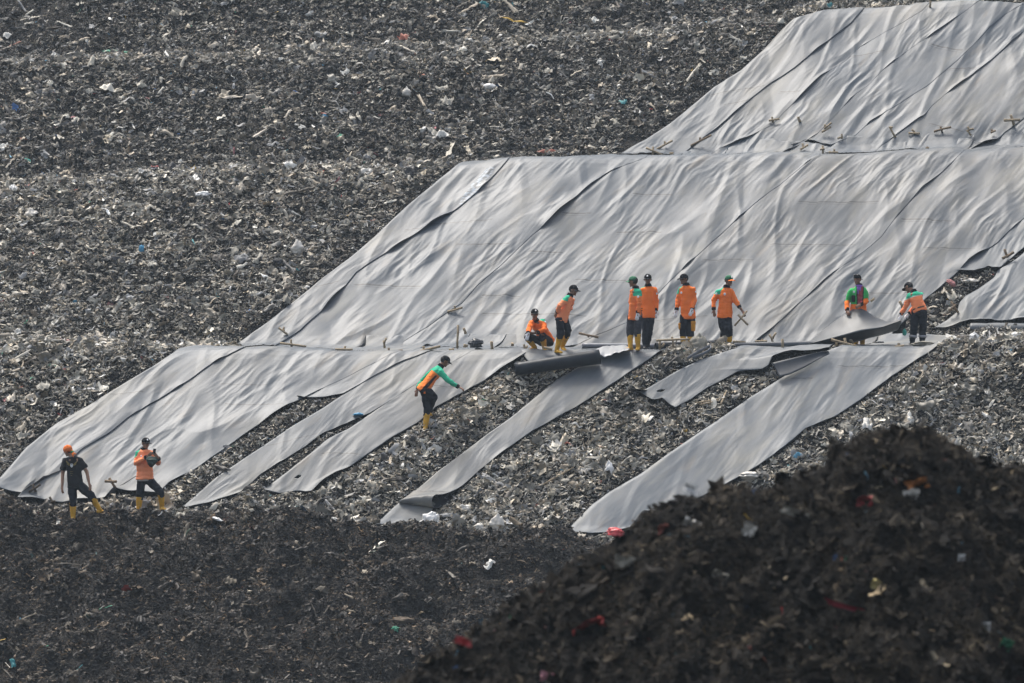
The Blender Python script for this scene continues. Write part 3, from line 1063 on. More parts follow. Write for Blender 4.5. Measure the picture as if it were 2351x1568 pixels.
# ------------------------------------------------------------------ haze
def haze():
    x0, x1, y0, y1, z0, z1 = -158, 158, -64, 306, -15.5, 27.5
    v = [(x, y, z) for x in (x0, x1) for y in (y0, y1) for z in (z0, z1)]
    q = [(0, 1, 3, 2), (4, 6, 7, 5), (0, 4, 5, 1), (2, 3, 7, 6), (0, 2, 6, 4), (1, 5, 7, 3)]
    me = mesh_np('haze', np.array(v), np.array(q))
    m = bpy.data.materials.new('dusty_air')
    m.use_nodes = True
    nt = m.node_tree
    nt.nodes.clear()
    out = nt.nodes.new('ShaderNodeOutputMaterial')
    pv = nt.nodes.new('ShaderNodeVolumePrincipled')
    pv.inputs['Color'].default_value = (.72, .87, 1.0, 1)
    pv.inputs['Density'].default_value = 0.00032
    pv.inputs['Anisotropy'].default_value = 0.3
    nt.links.new(pv.outputs[0], out.inputs['Volume'])
    o = link('haze', me, m)
    tag(o, 'thin pale dusty air over the landfill', 'haze', kind='stuff')


haze()
# ------------------------------------------------------------------ people
def unit(v):
    v = np.asarray(v, float)
    return v / (np.linalg.norm(v) + 1e-12)


def tube(path, ra, rb=None, side=(1, 0, 0), n=12, cap=.6):
    """closed tube with elliptical rings and rounded ends -> (verts, quads, tris)"""
    path = np.asarray(path, float)
    k = len(path)
    ra = np.broadcast_to(np.asarray(ra, float), (k,)).copy()
    rb = ra.copy() if rb is None else np.broadcast_to(np.asarray(rb, float), (k,)).copy()
    tan = np.gradient(path, axis=0)
    rings = []
    a = np.linspace(0, 2 * np.pi, n, endpoint=False)
    sd = np.broadcast_to(np.asarray(side, float), (k, 3))
    frames = []
    for i in range(k):
        t = unit(tan[i])
        s = sd[i] - t * (sd[i] @ t)
        if np.linalg.norm(s) < 1e-3: s = np.cross(t, [0, 1, 0.3])
        s = unit(s)
        frames.append((t, s, np.cross(t, s)))

    def ring(c, A, B, f):
        return c + np.cos(a)[:, None] * A * f[1] + np.sin(a)[:, None] * B * f[2]
    m0 = min(ra[0], rb[0]); m1 = min(ra[-1], rb[-1])
    rings.append(ring(path[0] - frames[0][0] * m0 * cap * .75, ra[0] * .62, rb[0] * .62, frames[0]))
    for i in range(k):
        rings.append(ring(path[i], ra[i], rb[i], frames[i]))
    rings.append(ring(path[-1] + frames[-1][0] * m1 * cap * .75, ra[-1] * .62, rb[-1] * .62, frames[-1]))
    V = np.concatenate(rings + [[path[0] - frames[0][0] * m0 * cap], [path[-1] + frames[-1][0] * m1 * cap]])
    K = k + 2
    i = np.arange(K - 1)[:, None] * n + np.arange(n)[None]
    j = np.arange(K - 1)[:, None] * n + (np.arange(n)[None] + 1) % n
    Q = np.stack([i, j, j + n, i + n], -1).reshape(-1, 4)
    q = np.arange(n)
    T = np.concatenate([np.stack([(q + 1) % n, q, np.full(n, K * n)], 1), np.stack([q + (K - 1) * n, (q + 1) % n + (K - 1) * n, np.full(n, K * n + 1)], 1)])
    return V, Q, T


def ellipsoid(c, ax, n=14, m=9, top=None):
    """ax: three scaled axis vectors"""
    ax = np.asarray(ax, float)
    th = np.linspace(-np.pi / 2, np.pi / 2, m + 2)[1:-1] if top is None else np.linspace(top, np.pi / 2, m + 1)[:-1]
    a = np.linspace(0, 2 * np.pi, n, endpoint=False)
    V = []
    for t in th:
        V.append(np.cos(t) * np.cos(a)[:, None] * ax[0] + np.cos(t) * np.sin(a)[:, None] * ax[1] + np.sin(t) * ax[2] + 0 * a[:, None])
    lo = -ax[2] if top is None else np.sin(top) * ax[2]
    V = np.concatenate(V + [[lo], [ax[2]]]) + c
    K = len(th)
    i = np.arange(K - 1)[:, None] * n + np.arange(n)[None]
    j = np.arange(K - 1)[:, None] * n + (np.arange(n)[None] + 1) % n
    Q = np.stack([i, j, j + n, i + n], -1).reshape(-1, 4)
    q = np.arange(n)
    T = np.concatenate([np.stack([(q + 1) % n, q, np.full(n, K * n)], 1), np.stack([q + (K - 1) * n, (q + 1) % n + (K - 1) * n, np.full(n, K * n + 1)], 1)])
    return V, Q, T


def merge(parts):
    V, Q, T, off = [], [], [], 0
    for v, q, t in parts:
        V.append(v)
        if len(q): Q.append(np.asarray(q) + off)
        if len(t): T.append(np.asarray(t) + off)
        off += len(v)
    return np.concatenate(V), (np.concatenate(Q) if Q else None), (np.concatenate(T) if T else None)


def fuse(name, parts, voxel=.01, sm=4):
    """one continuous skin from overlapping closed pieces"""
    me = mesh_np(name + '_raw', *merge(parts))
    ob = bpy.data.objects.new(name + '_raw', me)
    COL.objects.link(ob)
    rm = ob.modifiers.new('r', 'REMESH'); rm.mode = 'VOXEL'; rm.voxel_size = voxel
    s = ob.modifiers.new('s', 'SMOOTH'); s.factor = .5; s.iterations = sm
    dg = bpy.context.evaluated_depsgraph_get()
    out = bpy.data.meshes.new_from_object(ob.evaluated_get(dg))
    out.name = name
    bpy.data.objects.remove(ob)
    bpy.data.meshes.remove(me)
    smooth(out)
    return out


def mverts(me):
    v = np.empty(len(me.vertices) * 3, np.float32)
    me.vertices.foreach_get('co', v)
    return v.reshape(-1, 3).astype(float)


def mnormals(me):
    v = np.empty(len(me.vertices) * 3, np.float32)
    me.vertices.foreach_get('normal', v)
    return v.reshape(-1, 3).astype(float)


def setv(me, v):
    me.vertices.foreach_set('co', np.asarray(v, np.float32).ravel())
    me.update()


def wrinkle(me, amp=.006, f=14.0, seed=0, stretch=(1, 1, 1)):
    v = mverts(me); nrm = mnormals(me)
    p = v * f * np.array(stretch)
    d = pn3(p, seed) + .5 * pn3(p * 2.1, seed + 11)
    d = np.where(d < 0, d * 1.4, d)
    setv(me, v + nrm * (amp * d)[:, None])


M_SKIN = mat_simple('brown_skin', (.21, .105, .062), .55, .35, .10, 18)
M_SKIN2 = mat_simple('light_brown_skin', (.30, .165, .105), .55, .35, .10, 18)
M_CLOTH = mat_attr('work_cloth', .85, .15)
M_NAVY = mat_simple('navy_trousers', (.011, .013, .019), .85, .15, .2, 20)
M_GREYTR = mat_simple('charcoal_trousers', (.045, .046, .055), .85, .15, .2, 20)
M_BOOT = mat_simple('yellow_rubber', (.62, .33, .02), .45, .4, .18, 9)
M_BOOTB = mat_simple('black_rubber', (.012, .012, .013), .5, .4, .2, 9)
M_GLOVE = mat_simple('white_knit', (.80, .79, .80), .9, .1, .1, 30)
M_BLACK = mat_simple('black_cloth', (.009, .009, .011), .9, .08, .2, 20)
M_GREENCAP = mat_simple('green_cloth', (.025, .13, .065), .8, .2, .15, 20)
M_ORANGEC = mat_simple('orange_cloth', (.72, .17, .03), .8, .2, .12, 20)
M_WHITE = mat_simple('white_print', (.75, .75, .75), .8, .2, .1, 30)
M_HAIR = mat_simple('black_hair', (.008, .007, .007), .6, .3, .3, 60)
M_EYE = mat_simple('dark_eye', (.012, .009, .008), .3, .5, .1, 30)
M_PURPLE = mat_simple('purple_cloth', (.24, .12, .42), .85, .2, .15, 20)
M_YPOCK = mat_simple('ochre_cloth', (.62, .27, .03), .8, .2, .15, 20)
M_GREYU = mat_simple('pale_undershirt', (.42, .42, .38), .85, .2, .1, 20)
M_REFL = mat_simple('grey_reflective_tape', (.30, .30, .32), .4, .5, .1, 20)
M_PHONE = mat_simple('black_phone', (.01, .01, .012), .25, .5, .05, 10)
M_GOLD = mat_simple('dull_gold_print', (.20, .15, .05), .8, .2, .2, 30)
M_GREENP = mat_simple('dark_green_canvas', (.028, .050, .040), .6, .3, .2, 12)
ORANGE = np.array([.90, .20, .035]); SALMON = np.array([.90, .30, .14]); TEAL = np.array([.035, .40, .23]); GREEN = np.array([.035, .40, .10])
BLACKC = np.array([.012, .012, .014]); NAVYC = np.array([.011, .012, .017])


def hand_parts(w, d, back, thumb, curl=.35, s=1.0, fat=0.0, grip=False):
    """palm, four fingers of unequal length, thumb; back = outward normal of the back of the hand"""
    d = unit(d); back = unit(np.asarray(back) - d * (np.asarray(back) @ d)); sd = unit(np.cross(d, back))
    if thumb < 0: sd = -sd
    out = []
    w = np.asarray(w, float)
    out.append(tube([w - d * .02, w + d * .02 * s, w + d * .055 * s, w + d * .088 * s], [.024 + fat, .032 + fat, .037 + fat, .035 + fat], [.020 + fat, .017 + fat, .016 + fat, .012 + fat], sd, 10))
    for o, ln, sp in ((.027, .066, .10), (.009, .076, .02), (-.010, .070, -.05), (-.027, .054, -.13)):
        p = w + d * .085 * s + sd * o * s
        dr = unit(d + sd * sp)
        pts = [p - dr * .02]
        ang = curl * (.5 if not grip else 1)
        for q, fr in enumerate((.42, .32, .26)):
            dr2 = unit(dr * math.cos(ang) - back * math.sin(ang))
            p = p + dr2 * ln * fr * s
            pts.append(p)
            ang += curl * (1.0 if not grip else 1.3)
        out.append(tube(pts, [.0095 + fat, .0090 + fat, .0082 + fat, .0070 + fat], None, sd, 8, 1))
    p = w + d * .022 * s + sd * .026 * s
    dr = unit(d * .62 + sd * .72 - back * .25)
    p2 = p + dr * .034 * s
    dr2 = unit(d * .85 + sd * .30 - back * (.35 + curl * .4))
    out.append(tube([p - dr * .015, p2, p2 + dr2 * .030 * s], [.013 + fat, .011 + fat, .0088 + fat], None, back, 8, 1))
    return out


def person(zm, Yp, J, label, face=(0, -1, 0), head=(0, -1, 0), hup=(0, 0, 1), shirt=ORANGE, yoke=TEAL, sleeve=None, short=False, trousers=None, boots=True,
           gloves=(), cap='black', brim=None, boot_h=(.30, .30), skin=None, toes=((0, -1, 0), (0, -1, 0)), hands=None, cuffs=True, collar=True, badge=(), hem=.07, wide=.94,
           shirt_fn=None, hips=None, hair=True, logo=True, bare=0.0, cuff_col=None, hand_curl=(.35, .35)):
    """J: joints in zoomed-photograph pixels with a depth offset; 'a' is the image-left limb and 'b' the image-right one"""
    ox, oy, k = zm

    def W(j):
        x, y = ox + j[0] * k, oy + j[1] * k
        d = j[2] if len(j) > 2 else 0
        return at_depth(x, y, Yp + d)
    g = {n: W(j) for n, j in J.items()}
    base = np.array([(g['Aa'][0] + g['Ab'][0]) / 2, Yp, min(g['Aa'][2], g['Ab'][2]) - .09])
    root = empty('person', base, label, 'person', 'landfill workers')
    bpy.context.view_layer.update()
    N, Pv, H = g['N'], g['P'], g['H']
    up = unit(N - Pv)
    f = np.asarray(face, float); f = unit(f - up * (f @ up))
    sd = np.cross(f, up)                       # the person's own right
    for s in 'ab':
        g['S' + s] = g['S' + s] - up * .040 + (N - g['S' + s]) * .06
    # which image side is the person's right?
    L = np.linalg.norm(N - Pv)
    hf = np.asarray(head, float); hu = unit(hup); hf = unit(hf - hu * (hf @ hu)) if abs(unit(hf) @ hu) < .95 else unit(hf)
    hu = unit(hu - hf * (hu @ hf)); hr = np.cross(hf, hu)
    # ---- body: head, neck, torso, arms, hands, legs, feet in one skin
    body = [ellipsoid(H + hu * .022 - hf * .012, [hr * .074, hf * .094, hu * .088]),
            ellipsoid(H - hu * .045 + hf * .022, [hr * .056, hf * .062, hu * .066]),
            ellipsoid(H - hu * .096 + hf * .058, [hr * .026, hf * .022, hu * .020]),
            tube([H + hu * .018 + hf * .088, H - hu * .006 + hf * .097, H - hu * .030 + hf * .106], [.008, .011, .015], None, hr, 8),
            tube([H + hu * .026 + hf * .070 - hr * .045, H + hu * .030 + hf * .086, H + hu * .026 + hf * .070 + hr * .045], [.010, .011, .010], None, hu, 8),
            ellipsoid(H - hu * .062 + hf * .076, [hr * .026, hf * .012, hu * .011]),
            ellipsoid(H - hu * .008 + hr * .076 - hf * .008, [hr * .012, hf * .020, hu * .032], 8, 6),
            ellipsoid(H - hu * .008 - hr * .076 - hf * .008, [hr * .012, hf * .020, hu * .032], 8, 6),
            tube([H - hu * .05 - hf * .018, (H - hu * .09 - hf * .02 + N) / 2, N - up * .03], [.052, .053, .062], None, sd, 12),
            tube([Pv - up * .05, Pv + up * .1, Pv + up * L * .55, Pv + up * L * .85, N - up * .02], [.13, .125, .14, .14, .06], [.09, .085, .09, .085, .05], sd, 14)]
    hl, glove_parts = {}, {}
    for s in 'ab':
        S, E, Wr = g['S' + s], g['E' + s], g['W' + s]
        body.append(tube([N - up * .06, S, S * .5 + E * .5, E, E * .45 + Wr * .55, Wr], [.06, .054, .046, .040, .036, .026], None, up, 10))
        hd = g['F' + s] - Wr if 'F' + s in g else Wr - E
        hb = (hands or {}).get(s, (f, 1))
        curl = hand_curl[0 if s == 'a' else 1]
        if s in gloves:
            body.append(tube([Wr, Wr + unit(hd) * .07], [.024, .022], None, up, 8))
            glove_parts[s] = hand_parts(Wr, hd, hb[0], hb[1], curl, 1.06, .0028)
        else:
            body += hand_parts(Wr, hd, hb[0], hb[1], curl, 1.05)
        Hi, K, A = g['H' + s], g['K' + s], g['A' + s]
        body.append(tube([Pv - up * .02, Hi, Hi * .5 + K * .5, K, K * .55 + A * .45, A], [.085, .078, .068, .054, .050, .038], None, sd, 10))
        td = unit(toes[0 if s == 'a' else 1])
        body.append(tube([A - np.array([0, 0, .04]) - td * .03, A - np.array([0, 0, .05]) + td * .06, A - np.array([0, 0, .06]) + td * .14], [.032, .034, .030], [.030, .025, .018], np.cross(td, [0, 0, 1]), 8))
    me = fuse('body', body, .0075, 3)
    bo = link('body', me, skin or M_SKIN, parent=root)
    for s in (-1, 1):
        link('eye', fuse('eye', [ellipsoid(H + hu * .006 + hr * .031 * s + hf * .082, [hr * .013, hf * .009, hu * .0075], 10, 6)], .004, 1), M_EYE, parent=root)
    for s in (-1, 1):
        link('eyebrow', mesh_np('eyebrow', *tube([H + hu * .026 + hf * .079 + hr * s * .048, H + hu * .031 + hf * .092 + hr * s * .03, H + hu * .027 + hf * .095 + hr * s * .014], [.004, .005, .004], None, hu, 6)), M_HAIR, parent=root)
    if hair:
        hm = mesh_np('hair', *ellipsoid(H + hu * .026 - hf * .022, [hr * .079, hf * .091, hu * .088], 20, 12))
        smooth(hm); wrinkle(hm, .003, 60)
        link('hair', hm, M_HAIR, parent=root)
    # ---- shirt
    lo = Pv - up * hem
    w = wide
    tor = [tube([lo, Pv + up * .06, Pv + up * L * .42, Pv + up * L * .68, Pv + up * L * .86, N - up * .015], np.array([.184, .176, .168, .174, .138, .074]) * w, np.array([.146, .138, .122, .122, .096, .066]) * w, sd, 18, .15)]
    for s in 'ab':
        S, E, Wr = g['S' + s], g['E' + s], g['W' + s]
        if short:
            tor.append(tube([N - up * .08, S, S + (E - S) * .45, S + (E - S) * .68], [.07, .078, .080, .082], None, up, 12, .1))
        else:
            end = Wr + (E - Wr) * (.06 + (bare if s == 'b' else 0))
            tor.append(tube([N - up * .075, S, S * .55 + E * .45, E, E * .5 + end * .5, end], [.062, .074, .068, .063, .058, .047], None, up, 12, .1))
    sm = fuse('shirt', tor, .0115, 4)
    wrinkle(sm, .013, 8, 3, (1, 1, .55))
    wrinkle(sm, .008, 15, 8, (.5, .5, 1.3))
    v = mverts(sm)
    rel = v - Pv
    hgt = rel @ up / L
    fr = rel @ f
    lat = rel @ sd
    colr = np.repeat(shirt[None], len(v), 0)
    if yoke is not None:
        yk = (hgt > .70) & (fr < .015 + .03 * np.sin(lat * 8)) & (np.abs(lat) < .30)
        colr[yk] = yoke
    if shirt_fn is not None:
        colr = shirt_fn(v, hgt, fr, lat, colr, g)
    set_col(sm, colr)
    so = link('shirt', sm, M_CLOTH, parent=root)
    if collar:
        cm = fuse('collar', [tube([N - up * .030, N + up * .008, N + up * .034], [.090, .074, .068], [.080, .070, .068], sd, 16, .1)], .009, 2)
        link('collar', cm, M_BLACK, parent=so)
    if cuffs and not short:
        for s in 'ab':
            E, Wr = g['E' + s], g['W' + s]
            q = .06 + (bare if s == 'b' else 0)
            p0 = Wr + (E - Wr) * q
            link('cuff', fuse('cuff', [tube([p0 + unit(E - Wr) * .045, p0 - unit(E - Wr) * .012], [.054, .047], None, up, 12, .1)], .008, 2), M_BLACK, parent=so)
    for (bs, off, hh, sz) in badge:
        # a sewn patch: on the chest ('f') or on a sleeve
        if bs == 'f':
            c = Pv + up * L * hh + sd * off; nrm = f; rad = .118 * w
            c = c + f * rad
            ax1, ax2 = sd, up
        else:
            S, E = g['S' + bs], g['E' + bs]
            c = S * (1 - hh) + E * hh
            nrm = unit(np.array([off, -1, .1])); ax2 = unit(S - E); nrm = unit(nrm - ax2 * (nrm @ ax2)); ax1 = np.cross(nrm, ax2)
            c = c + nrm * .072
        link('badge', mesh_np('badge', *merge([ellipsoid(c, [ax1 * sz, ax2 * sz * 1.2, nrm * .008], 12, 6)])), M_WHITE, parent=so)
    # ---- trousers
    tr = [tube([Pv + up * .04, Pv, Pv - up * .08], [.150, .158, .150], [.108, .114, .112], sd, 16, .3)]
    for n_, s in enumerate('ab'):
        Hi, K, A = g['H' + s], g['K' + s], g['A' + s]
        top = A + (K - A) * min(1, (boot_h[n_] - .07) / np.linalg.norm(K - A)) if boots else A + (K - A) * .10
        tr.append(tube([Pv - up * .03, Hi, Hi * .5 + K * .5, K, K * .5 + top * .5, top], [.11, .105, .094, .086, .080, .074 if boots else .062], None, sd, 14, .15))
    tm = fuse('trousers', tr, .0125, 4)
    wrinkle(tm, .013, 9, 5, (.7, .7, 1.1))
    to = link('trousers', tm, trousers or M_NAVY, parent=root)
    # ---- boots
    for n_, s in enumerate('ab'):
        K, A = g['K' + s], g['A' + s]
        td = unit(toes[n_])
        leg = unit(K - A)
        bm_ = [tube([A + leg * boot_h[n_], A + leg * boot_h[n_] * .55, A + leg * .04, A - leg * .03], [.076, .066, .055, .052], None, sd, 14, .1),
               tube([A - np.array([0, 0, .052]) - td * .055, A - np.array([0, 0, .045]) + td * .03, A - np.array([0, 0, .052]) + td * .12, A - np.array([0, 0, .060]) + td * .18], [.040, .046, .050, .036], [.038, .042, .034, .024], np.cross(td, [0, 0, 1]), 12)]
        b_ = fuse('boot', bm_, .010, 3)
        wrinkle(b_, .004, 14, 9)
        link('boot', b_, M_BOOT if boots else M_BOOTB, parent=root)
    for s in glove_parts:
        E, Wr = g['E' + s], g['W' + s]
        gp = glove_parts[s] + [tube([Wr + unit(E - Wr) * .035, Wr - unit(E - Wr) * .02], [.036, .033], None, up, 10, .2)]
        link('glove', fuse('glove', gp, .006, 2), M_GLOVE, parent=root)
    # ---- cap
    if cap:
        mats = {'black': (M_BLACK, M_BLACK), 'green': (M_GREENCAP, M_GREENCAP), 'green_orange': (M_GREENCAP, M_ORANGEC)}[cap]
        cc = H + hu * .040
        axs = [hr * .086, hf * .104, hu * .086]
        cv, cq, ct = ellipsoid(cc, axs, 24, 9, top=-.12)
        cme = mesh_np('cap', cv, cq, ct); smooth(cme)
        co = link('cap', cme, mats[0], parent=root)
        bf = hf if brim is None else unit(np.asarray(brim) - hu * (np.asarray(brim) @ hu))
        br = np.cross(bf, hu)
        rows = []
        for i, rr in enumerate(np.linspace(.0, 1, 6)):
            a = np.linspace(-1.05, 1.05, 17)
            rad = .092 + .078 * rr * np.cos(a * 1.15) ** .6
            rows.append(cc + br * (np.sin(a) * (rad * .9))[:, None] + bf * (np.cos(a) * rad + .006)[:, None] + hu * (-.006 - .030 * rr * np.cos(a) - .035 * np.abs(np.sin(a)) ** 2)[:, None])
        bme = mesh_np('brim', np.concatenate(rows), grid_quads(6, 17)); smooth(bme)
        bo_ = link('brim', bme, mats[1], parent=co)
        sd_ = bo_.modifiers.new('thickness', 'SOLIDIFY'); sd_.thickness = .005
        if logo:
            gv = []
            for i in np.linspace(.28, .72, 5):
                for j in np.linspace(-.19, .19, 5):
                    gv.append(cc + 1.012 * (math.cos(i) * math.sin(j) * axs[0] + math.cos(i) * math.cos(j) * axs[1] + math.sin(i) * axs[2]))
            lm = mesh_np('logo', np.array(gv), grid_quads(5, 5))
            link('logo', lm, M_WHITE, parent=co)
    return root, g, dict(up=up, f=f, sd=sd, L=L, shirt=so, trousers=to, H=H, hf=hf, hu=hu, hr=hr)


Z1 = (1174.3, 601.2, .15157); Z2 = (1426.0, 601.2, .15157); Z3 = (1845.4, 601.2, .15157); Z4 = (104.9, 978.6, .1516); Z5 = (908.7, 782.9, .14266)
DN = (0, 0, -1)

# squatting worker
person(Z1, 100.35, dict(H=(352, 790, -.10), N=(360, 880, -.02), P=(540, 1185, .28), Sa=(290, 905, -.06), Sb=(480, 890, .04), Ea=(262, 1035, -.22), Eb=(500, 1030, -.12), Wa=(258, 1085, -.34), Wb=(380, 1075, -.30),
                         Fa=(232, 1170, -.38), Fb=(300, 1085, -.36), Ha=(490, 1215, .25), Hb=(575, 1215, .22), Ka=(225, 1125, -.16), Kb=(470, 1120, -.20), Aa=(350, 1290, .04), Ab=(500, 1300, 0)),
       'squatting worker in orange shirt and black cap, one gloved hand hanging over his knee', face=(-.45, -.85, 0), head=(.25, -1, -.12), gloves='a', boot_h=(.27, .27), toes=((-.8, -.6, 0), (.15, -1, 0)), badge=(('b', .5, .25, .022),), hands={'a': ((0, -1, 0), 1)})
# leaning worker
person(Z1, 99.95, dict(H=(938, 430), N=(890, 500), P=(765, 850), Sa=(845, 535, -.17), Sb=(925, 560, .17), Ea=(735, 660, -.24), Eb=(900, 700, .20), Wa=(690, 765, -.10), Wb=(800, 790, .20),
                        Fa=(645, 850, -.02), Fb=(720, 800, .15), Ha=(730, 880, -.08), Hb=(800, 880, .08), Ka=(745, 1080, -.10), Kb=(862, 1045, .02), Aa=(690, 1325, -.04), Ab=(775, 1270, .25)),
       'worker in faded orange shirt and dark cap leaning forward with his arms behind him', face=(1, -.25, 0), head=(.9, -.42, -.1), hup=(.15, 0, 1), shirt=SALMON, boot_h=(.31, .31), toes=((.55, -.8, -.05), (.3, -.6, -.3)), cap='black',
       hands={'a': ((-.6, -.7, 0), 1)}, skin=M_SKIN)
# green cap, seen from the side and behind
person(Z2, 100.1, dict(H=(182, 300), N=(222, 385), P=(205, 830), Sa=(180, 430, .18), Sb=(272, 440, -.14), Ea=(150, 620, .22), Eb=(275, 630, -.20), Wa=(170, 770, .2), Wb=(252, 775, -.18), Fa=(170, 860, .2), Fb=(238, 880, -.2),
                       Ha=(158, 850, .05), Hb=(262, 850, -.05), Ka=(135, 1060, .02), Kb=(250, 1060, -.05), Aa=(142, 1290, 0), Ab=(256, 1288, -.02)),
       'worker in green cap turned sideways with one white glove, standing beside the roll', face=(-.85, .5, 0), head=(-.85, .35, -.15), cap='green', trousers=M_GREYTR, gloves='b', boot_h=(.30, .29), toes=((-.85, -.4, 0), (-.15, -.9, 0)), shirt=np.array([.86, .22, .06]),
       badge=(('b', -.3, .45, .026),), hands={'b': ((.2, -1, 0), -1)}, brim=(-.85, .35, -.1), logo=False)
# black cap, facing, behind the green cap
person(Z2, 101.1, dict(H=(405, 265), N=(410, 350), P=(410, 800), Sa=(320, 405), Sb=(510, 405), Ea=(300, 600, .05), Eb=(535, 590, .05), Wa=(320, 750, -.05), Wb=(528, 745, -.02), Fa=(320, 840, -.1), Fb=(522, 850, -.05),
                       Ha=(365, 830), Hb=(455, 830), Ka=(375, 1040, -.03), Kb=(430, 1040, -.03), Aa=(358, 1270, 0), Ab=(395, 1275, .05)),
       'worker in black cap standing half hidden behind the worker in the green cap', head=(-.15, -1, -.05), boots=False, gloves='b', badge=(('b', .6, .3, .022),), hands={'b': ((.3, -1, 0), -1)})
# cap with brim to the left, two gloves
p8 = person(Z2, 100.9, dict(H=(952, 262), N=(985, 340), P=(1012, 810), Sa=(905, 395, .05), Sb=(1092, 395, -.05), Ea=(862, 580, .08), Eb=(1122, 575, -.05), Wa=(838, 735, 0), Wb=(1075, 715, -.15), Fa=(818, 830, -.03), Fb=(1045, 810, -.2),
                            Ha=(950, 840), Hb=(1066, 840), Ka=(938, 1030, -.03), Kb=(1055, 1030, -.03), Aa=(938, 1265, 0), Ab=(1040, 1262, 0)),
            'worker with two white gloves and orange cargo pockets, brim pointing left', face=(-.25, -1, 0), head=(-.8, -.6, -.08), gloves='ab', boot_h=(.27, .27), toes=((-.5, -.85, 0), (-.1, -1, 0)), badge=(('f', .10, .74, .024), ('b', .9, .28, .02)), logo=False,
            hands={'a': ((-.4, -.9, 0), 1), 'b': ((.4, -.9, 0), -1)})


def pocket(info, c, nrm, name='cargo_pocket', w=.06, h=.11):
    nrm = unit(nrm); upv = np.array([0, 0, 1.0]); s_ = unit(np.cross(upv, nrm))
    parts = [tube([c - upv * h, c - upv * h * .3, c + upv * h * .4, c + upv * h], [w * .9, w, w, w * .95], [.018, .03, .03, .02], s_, 10, .2), tube([c + upv * h * .55, c + upv * h], [w * 1.1, w * 1.1], [.036, .030], s_, 10, .2)]
    link(name, fuse(name, parts, .008, 2), M_YPOCK, parent=info['trousers'])


pocket(p8[2], p8[1]['Kb'] + np.array([.055, -.055, .085]), (.6, -1, 0))
pocket(p8[2], p8[1]['Ka'] + np.array([-.075, -.01, .08]), (-1, -.2, 0), w=.045, h=.07)
# worker carrying a cross
p9 = person(Z2, 101.0, dict(H=(1632, 285, -.02), N=(1598, 370), P=(1568, 805), Sa=(1470, 440, 0), Sb=(1672, 430, -.02), Ea=(1400, 590, .02), Eb=(1735, 600, -.04), Wa=(1405, 730, -.06), Wb=(1838, 745, -.10), Fa=(1415, 810, -.1), Fb=(1870, 800, -.14),
                            Ha=(1520, 840), Hb=(1608, 845), Ka=(1560, 1040, -.08), Kb=(1640, 1040, -.12), Aa=(1525, 1270, .12), Ab=(1640, 1262, -.02)),
            'worker in a green cap with orange brim, carrying a wooden cross stake', face=(.2, -1, 0), head=(.62, -.7, -.38), cap='green_orange', boot_h=(.28, .28), toes=((.2, -1, 0), (.25, -1, 0)), badge=(('f', .06, .72, .028), ('a', -.5, .22, .024), ('f', -.11, .74, .02)), bare=.34,
            hands={'a': ((-.3, -1, 0), 1), 'b': ((.5, -.8, .2), -1)}, hand_curl=(.5, .75))


def green_jacket(v, hgt, fr, lat, c, g):
    c[:] = GREEN
    for s in 'ab':
        E, Wr = g['E' + s], g['W' + s]
        t = ((v - E) @ (Wr - E)) / ((Wr - E) @ (Wr - E))
        d = np.linalg.norm(v - (E + np.clip(t, 0, 1)[:, None] * (Wr - E)), axis=1)
        c[(t > .02) & (d < .085)] = ORANGE
    c[(hgt < .30) & (np.abs(lat) < .26)] = ORANGE
    opn = (fr > .03) & (np.abs(lat + .02) < .05 + .02 * hgt)
    c[opn & (hgt > .28)] = np.array([.30, .06, .07])
    edge = (fr > .03) & (np.abs(np.abs(lat + .02) - (.058 + .02 * hgt)) < .012) & (hgt > .28)
    c[edge] = BLACKC
    return c


p10 = person(Z3, 101.15, dict(H=(812, 268), N=(838, 350), P=(825, 770), Sa=(720, 420, 0), Sb=(925, 410, 0), Ea=(655, 610, 0), Eb=(965, 600, -.02), Wa=(660, 735, -.18), Wb=(855, 645, -.22), Fa=(672, 780, -.25), Fb=(815, 672, -.28),
                              Ha=(775, 810), Hb=(885, 810), Ka=(790, 1040, -.05), Kb=(890, 1030, -.05), Aa=(790, 1255, .05), Ab=(888, 1255, 0)),
             'worker in bright green jacket and purple scarf holding up a sheet', head=(-.45, -.9, -.05), shirt=GREEN, yoke=None, shirt_fn=green_jacket, cap='black', brim=(.45, .9, 0), logo=False, boot_h=(.30, .30), wide=1.06,
             hands={'a': ((-.5, -.6, .5), 1), 'b': ((.3, -.7, .6), -1)}, hand_curl=(.7, .7))
_i = p10[2]
_N, _P = p10[1]['N'], p10[1]['P']
sc_parts = [tube([_N - _i['up'] * .03 + _i['f'] * .02, _N - _i['up'] * .005 + _i['f'] * .02], [.086, .078], None, _i['sd'], 14, .2)]
for q in (-1, 1):
    sc_parts.append(tube([_N - _i['up'] * .02 + _i['f'] * .07 + _i['sd'] * q * .032, _N + _i['f'] * .110 + _i['sd'] * (q * .022 + .01) - _i['up'] * .09, _N + _i['f'] * .128 + _i['sd'] * (q * .02) - _i['up'] * (.17 + .04 * q)], [.022, .022, .016], [.014, .013, .009], _i['sd'], 10, .3))
link('scarf', fuse('scarf', sc_parts, .008, 2), M_PURPLE, parent=_i['shirt'])
_c = _P + _i['up'] * _i['L'] * .50 + _i['sd'] * .13 + _i['f'] * .125
link('chest_pocket', fuse('chest_pocket', [tube([_c - _i['up'] * .075, _c + _i['up'] * .075], [.045, .045], [.016, .016], _i['sd'], 10, .2)], .007, 1), M_BLACK, parent=_i['shirt'])
_c = _P + _i['up'] * _i['L'] * .74 + _i['sd'] * .12 + _i['f'] * .128
link('badge', mesh_np('badge', *ellipsoid(_c, [_i['sd'] * .026, _i['up'] * .030, _i['f'] * .008], 10, 6)), M_WHITE, parent=_i['shirt'])
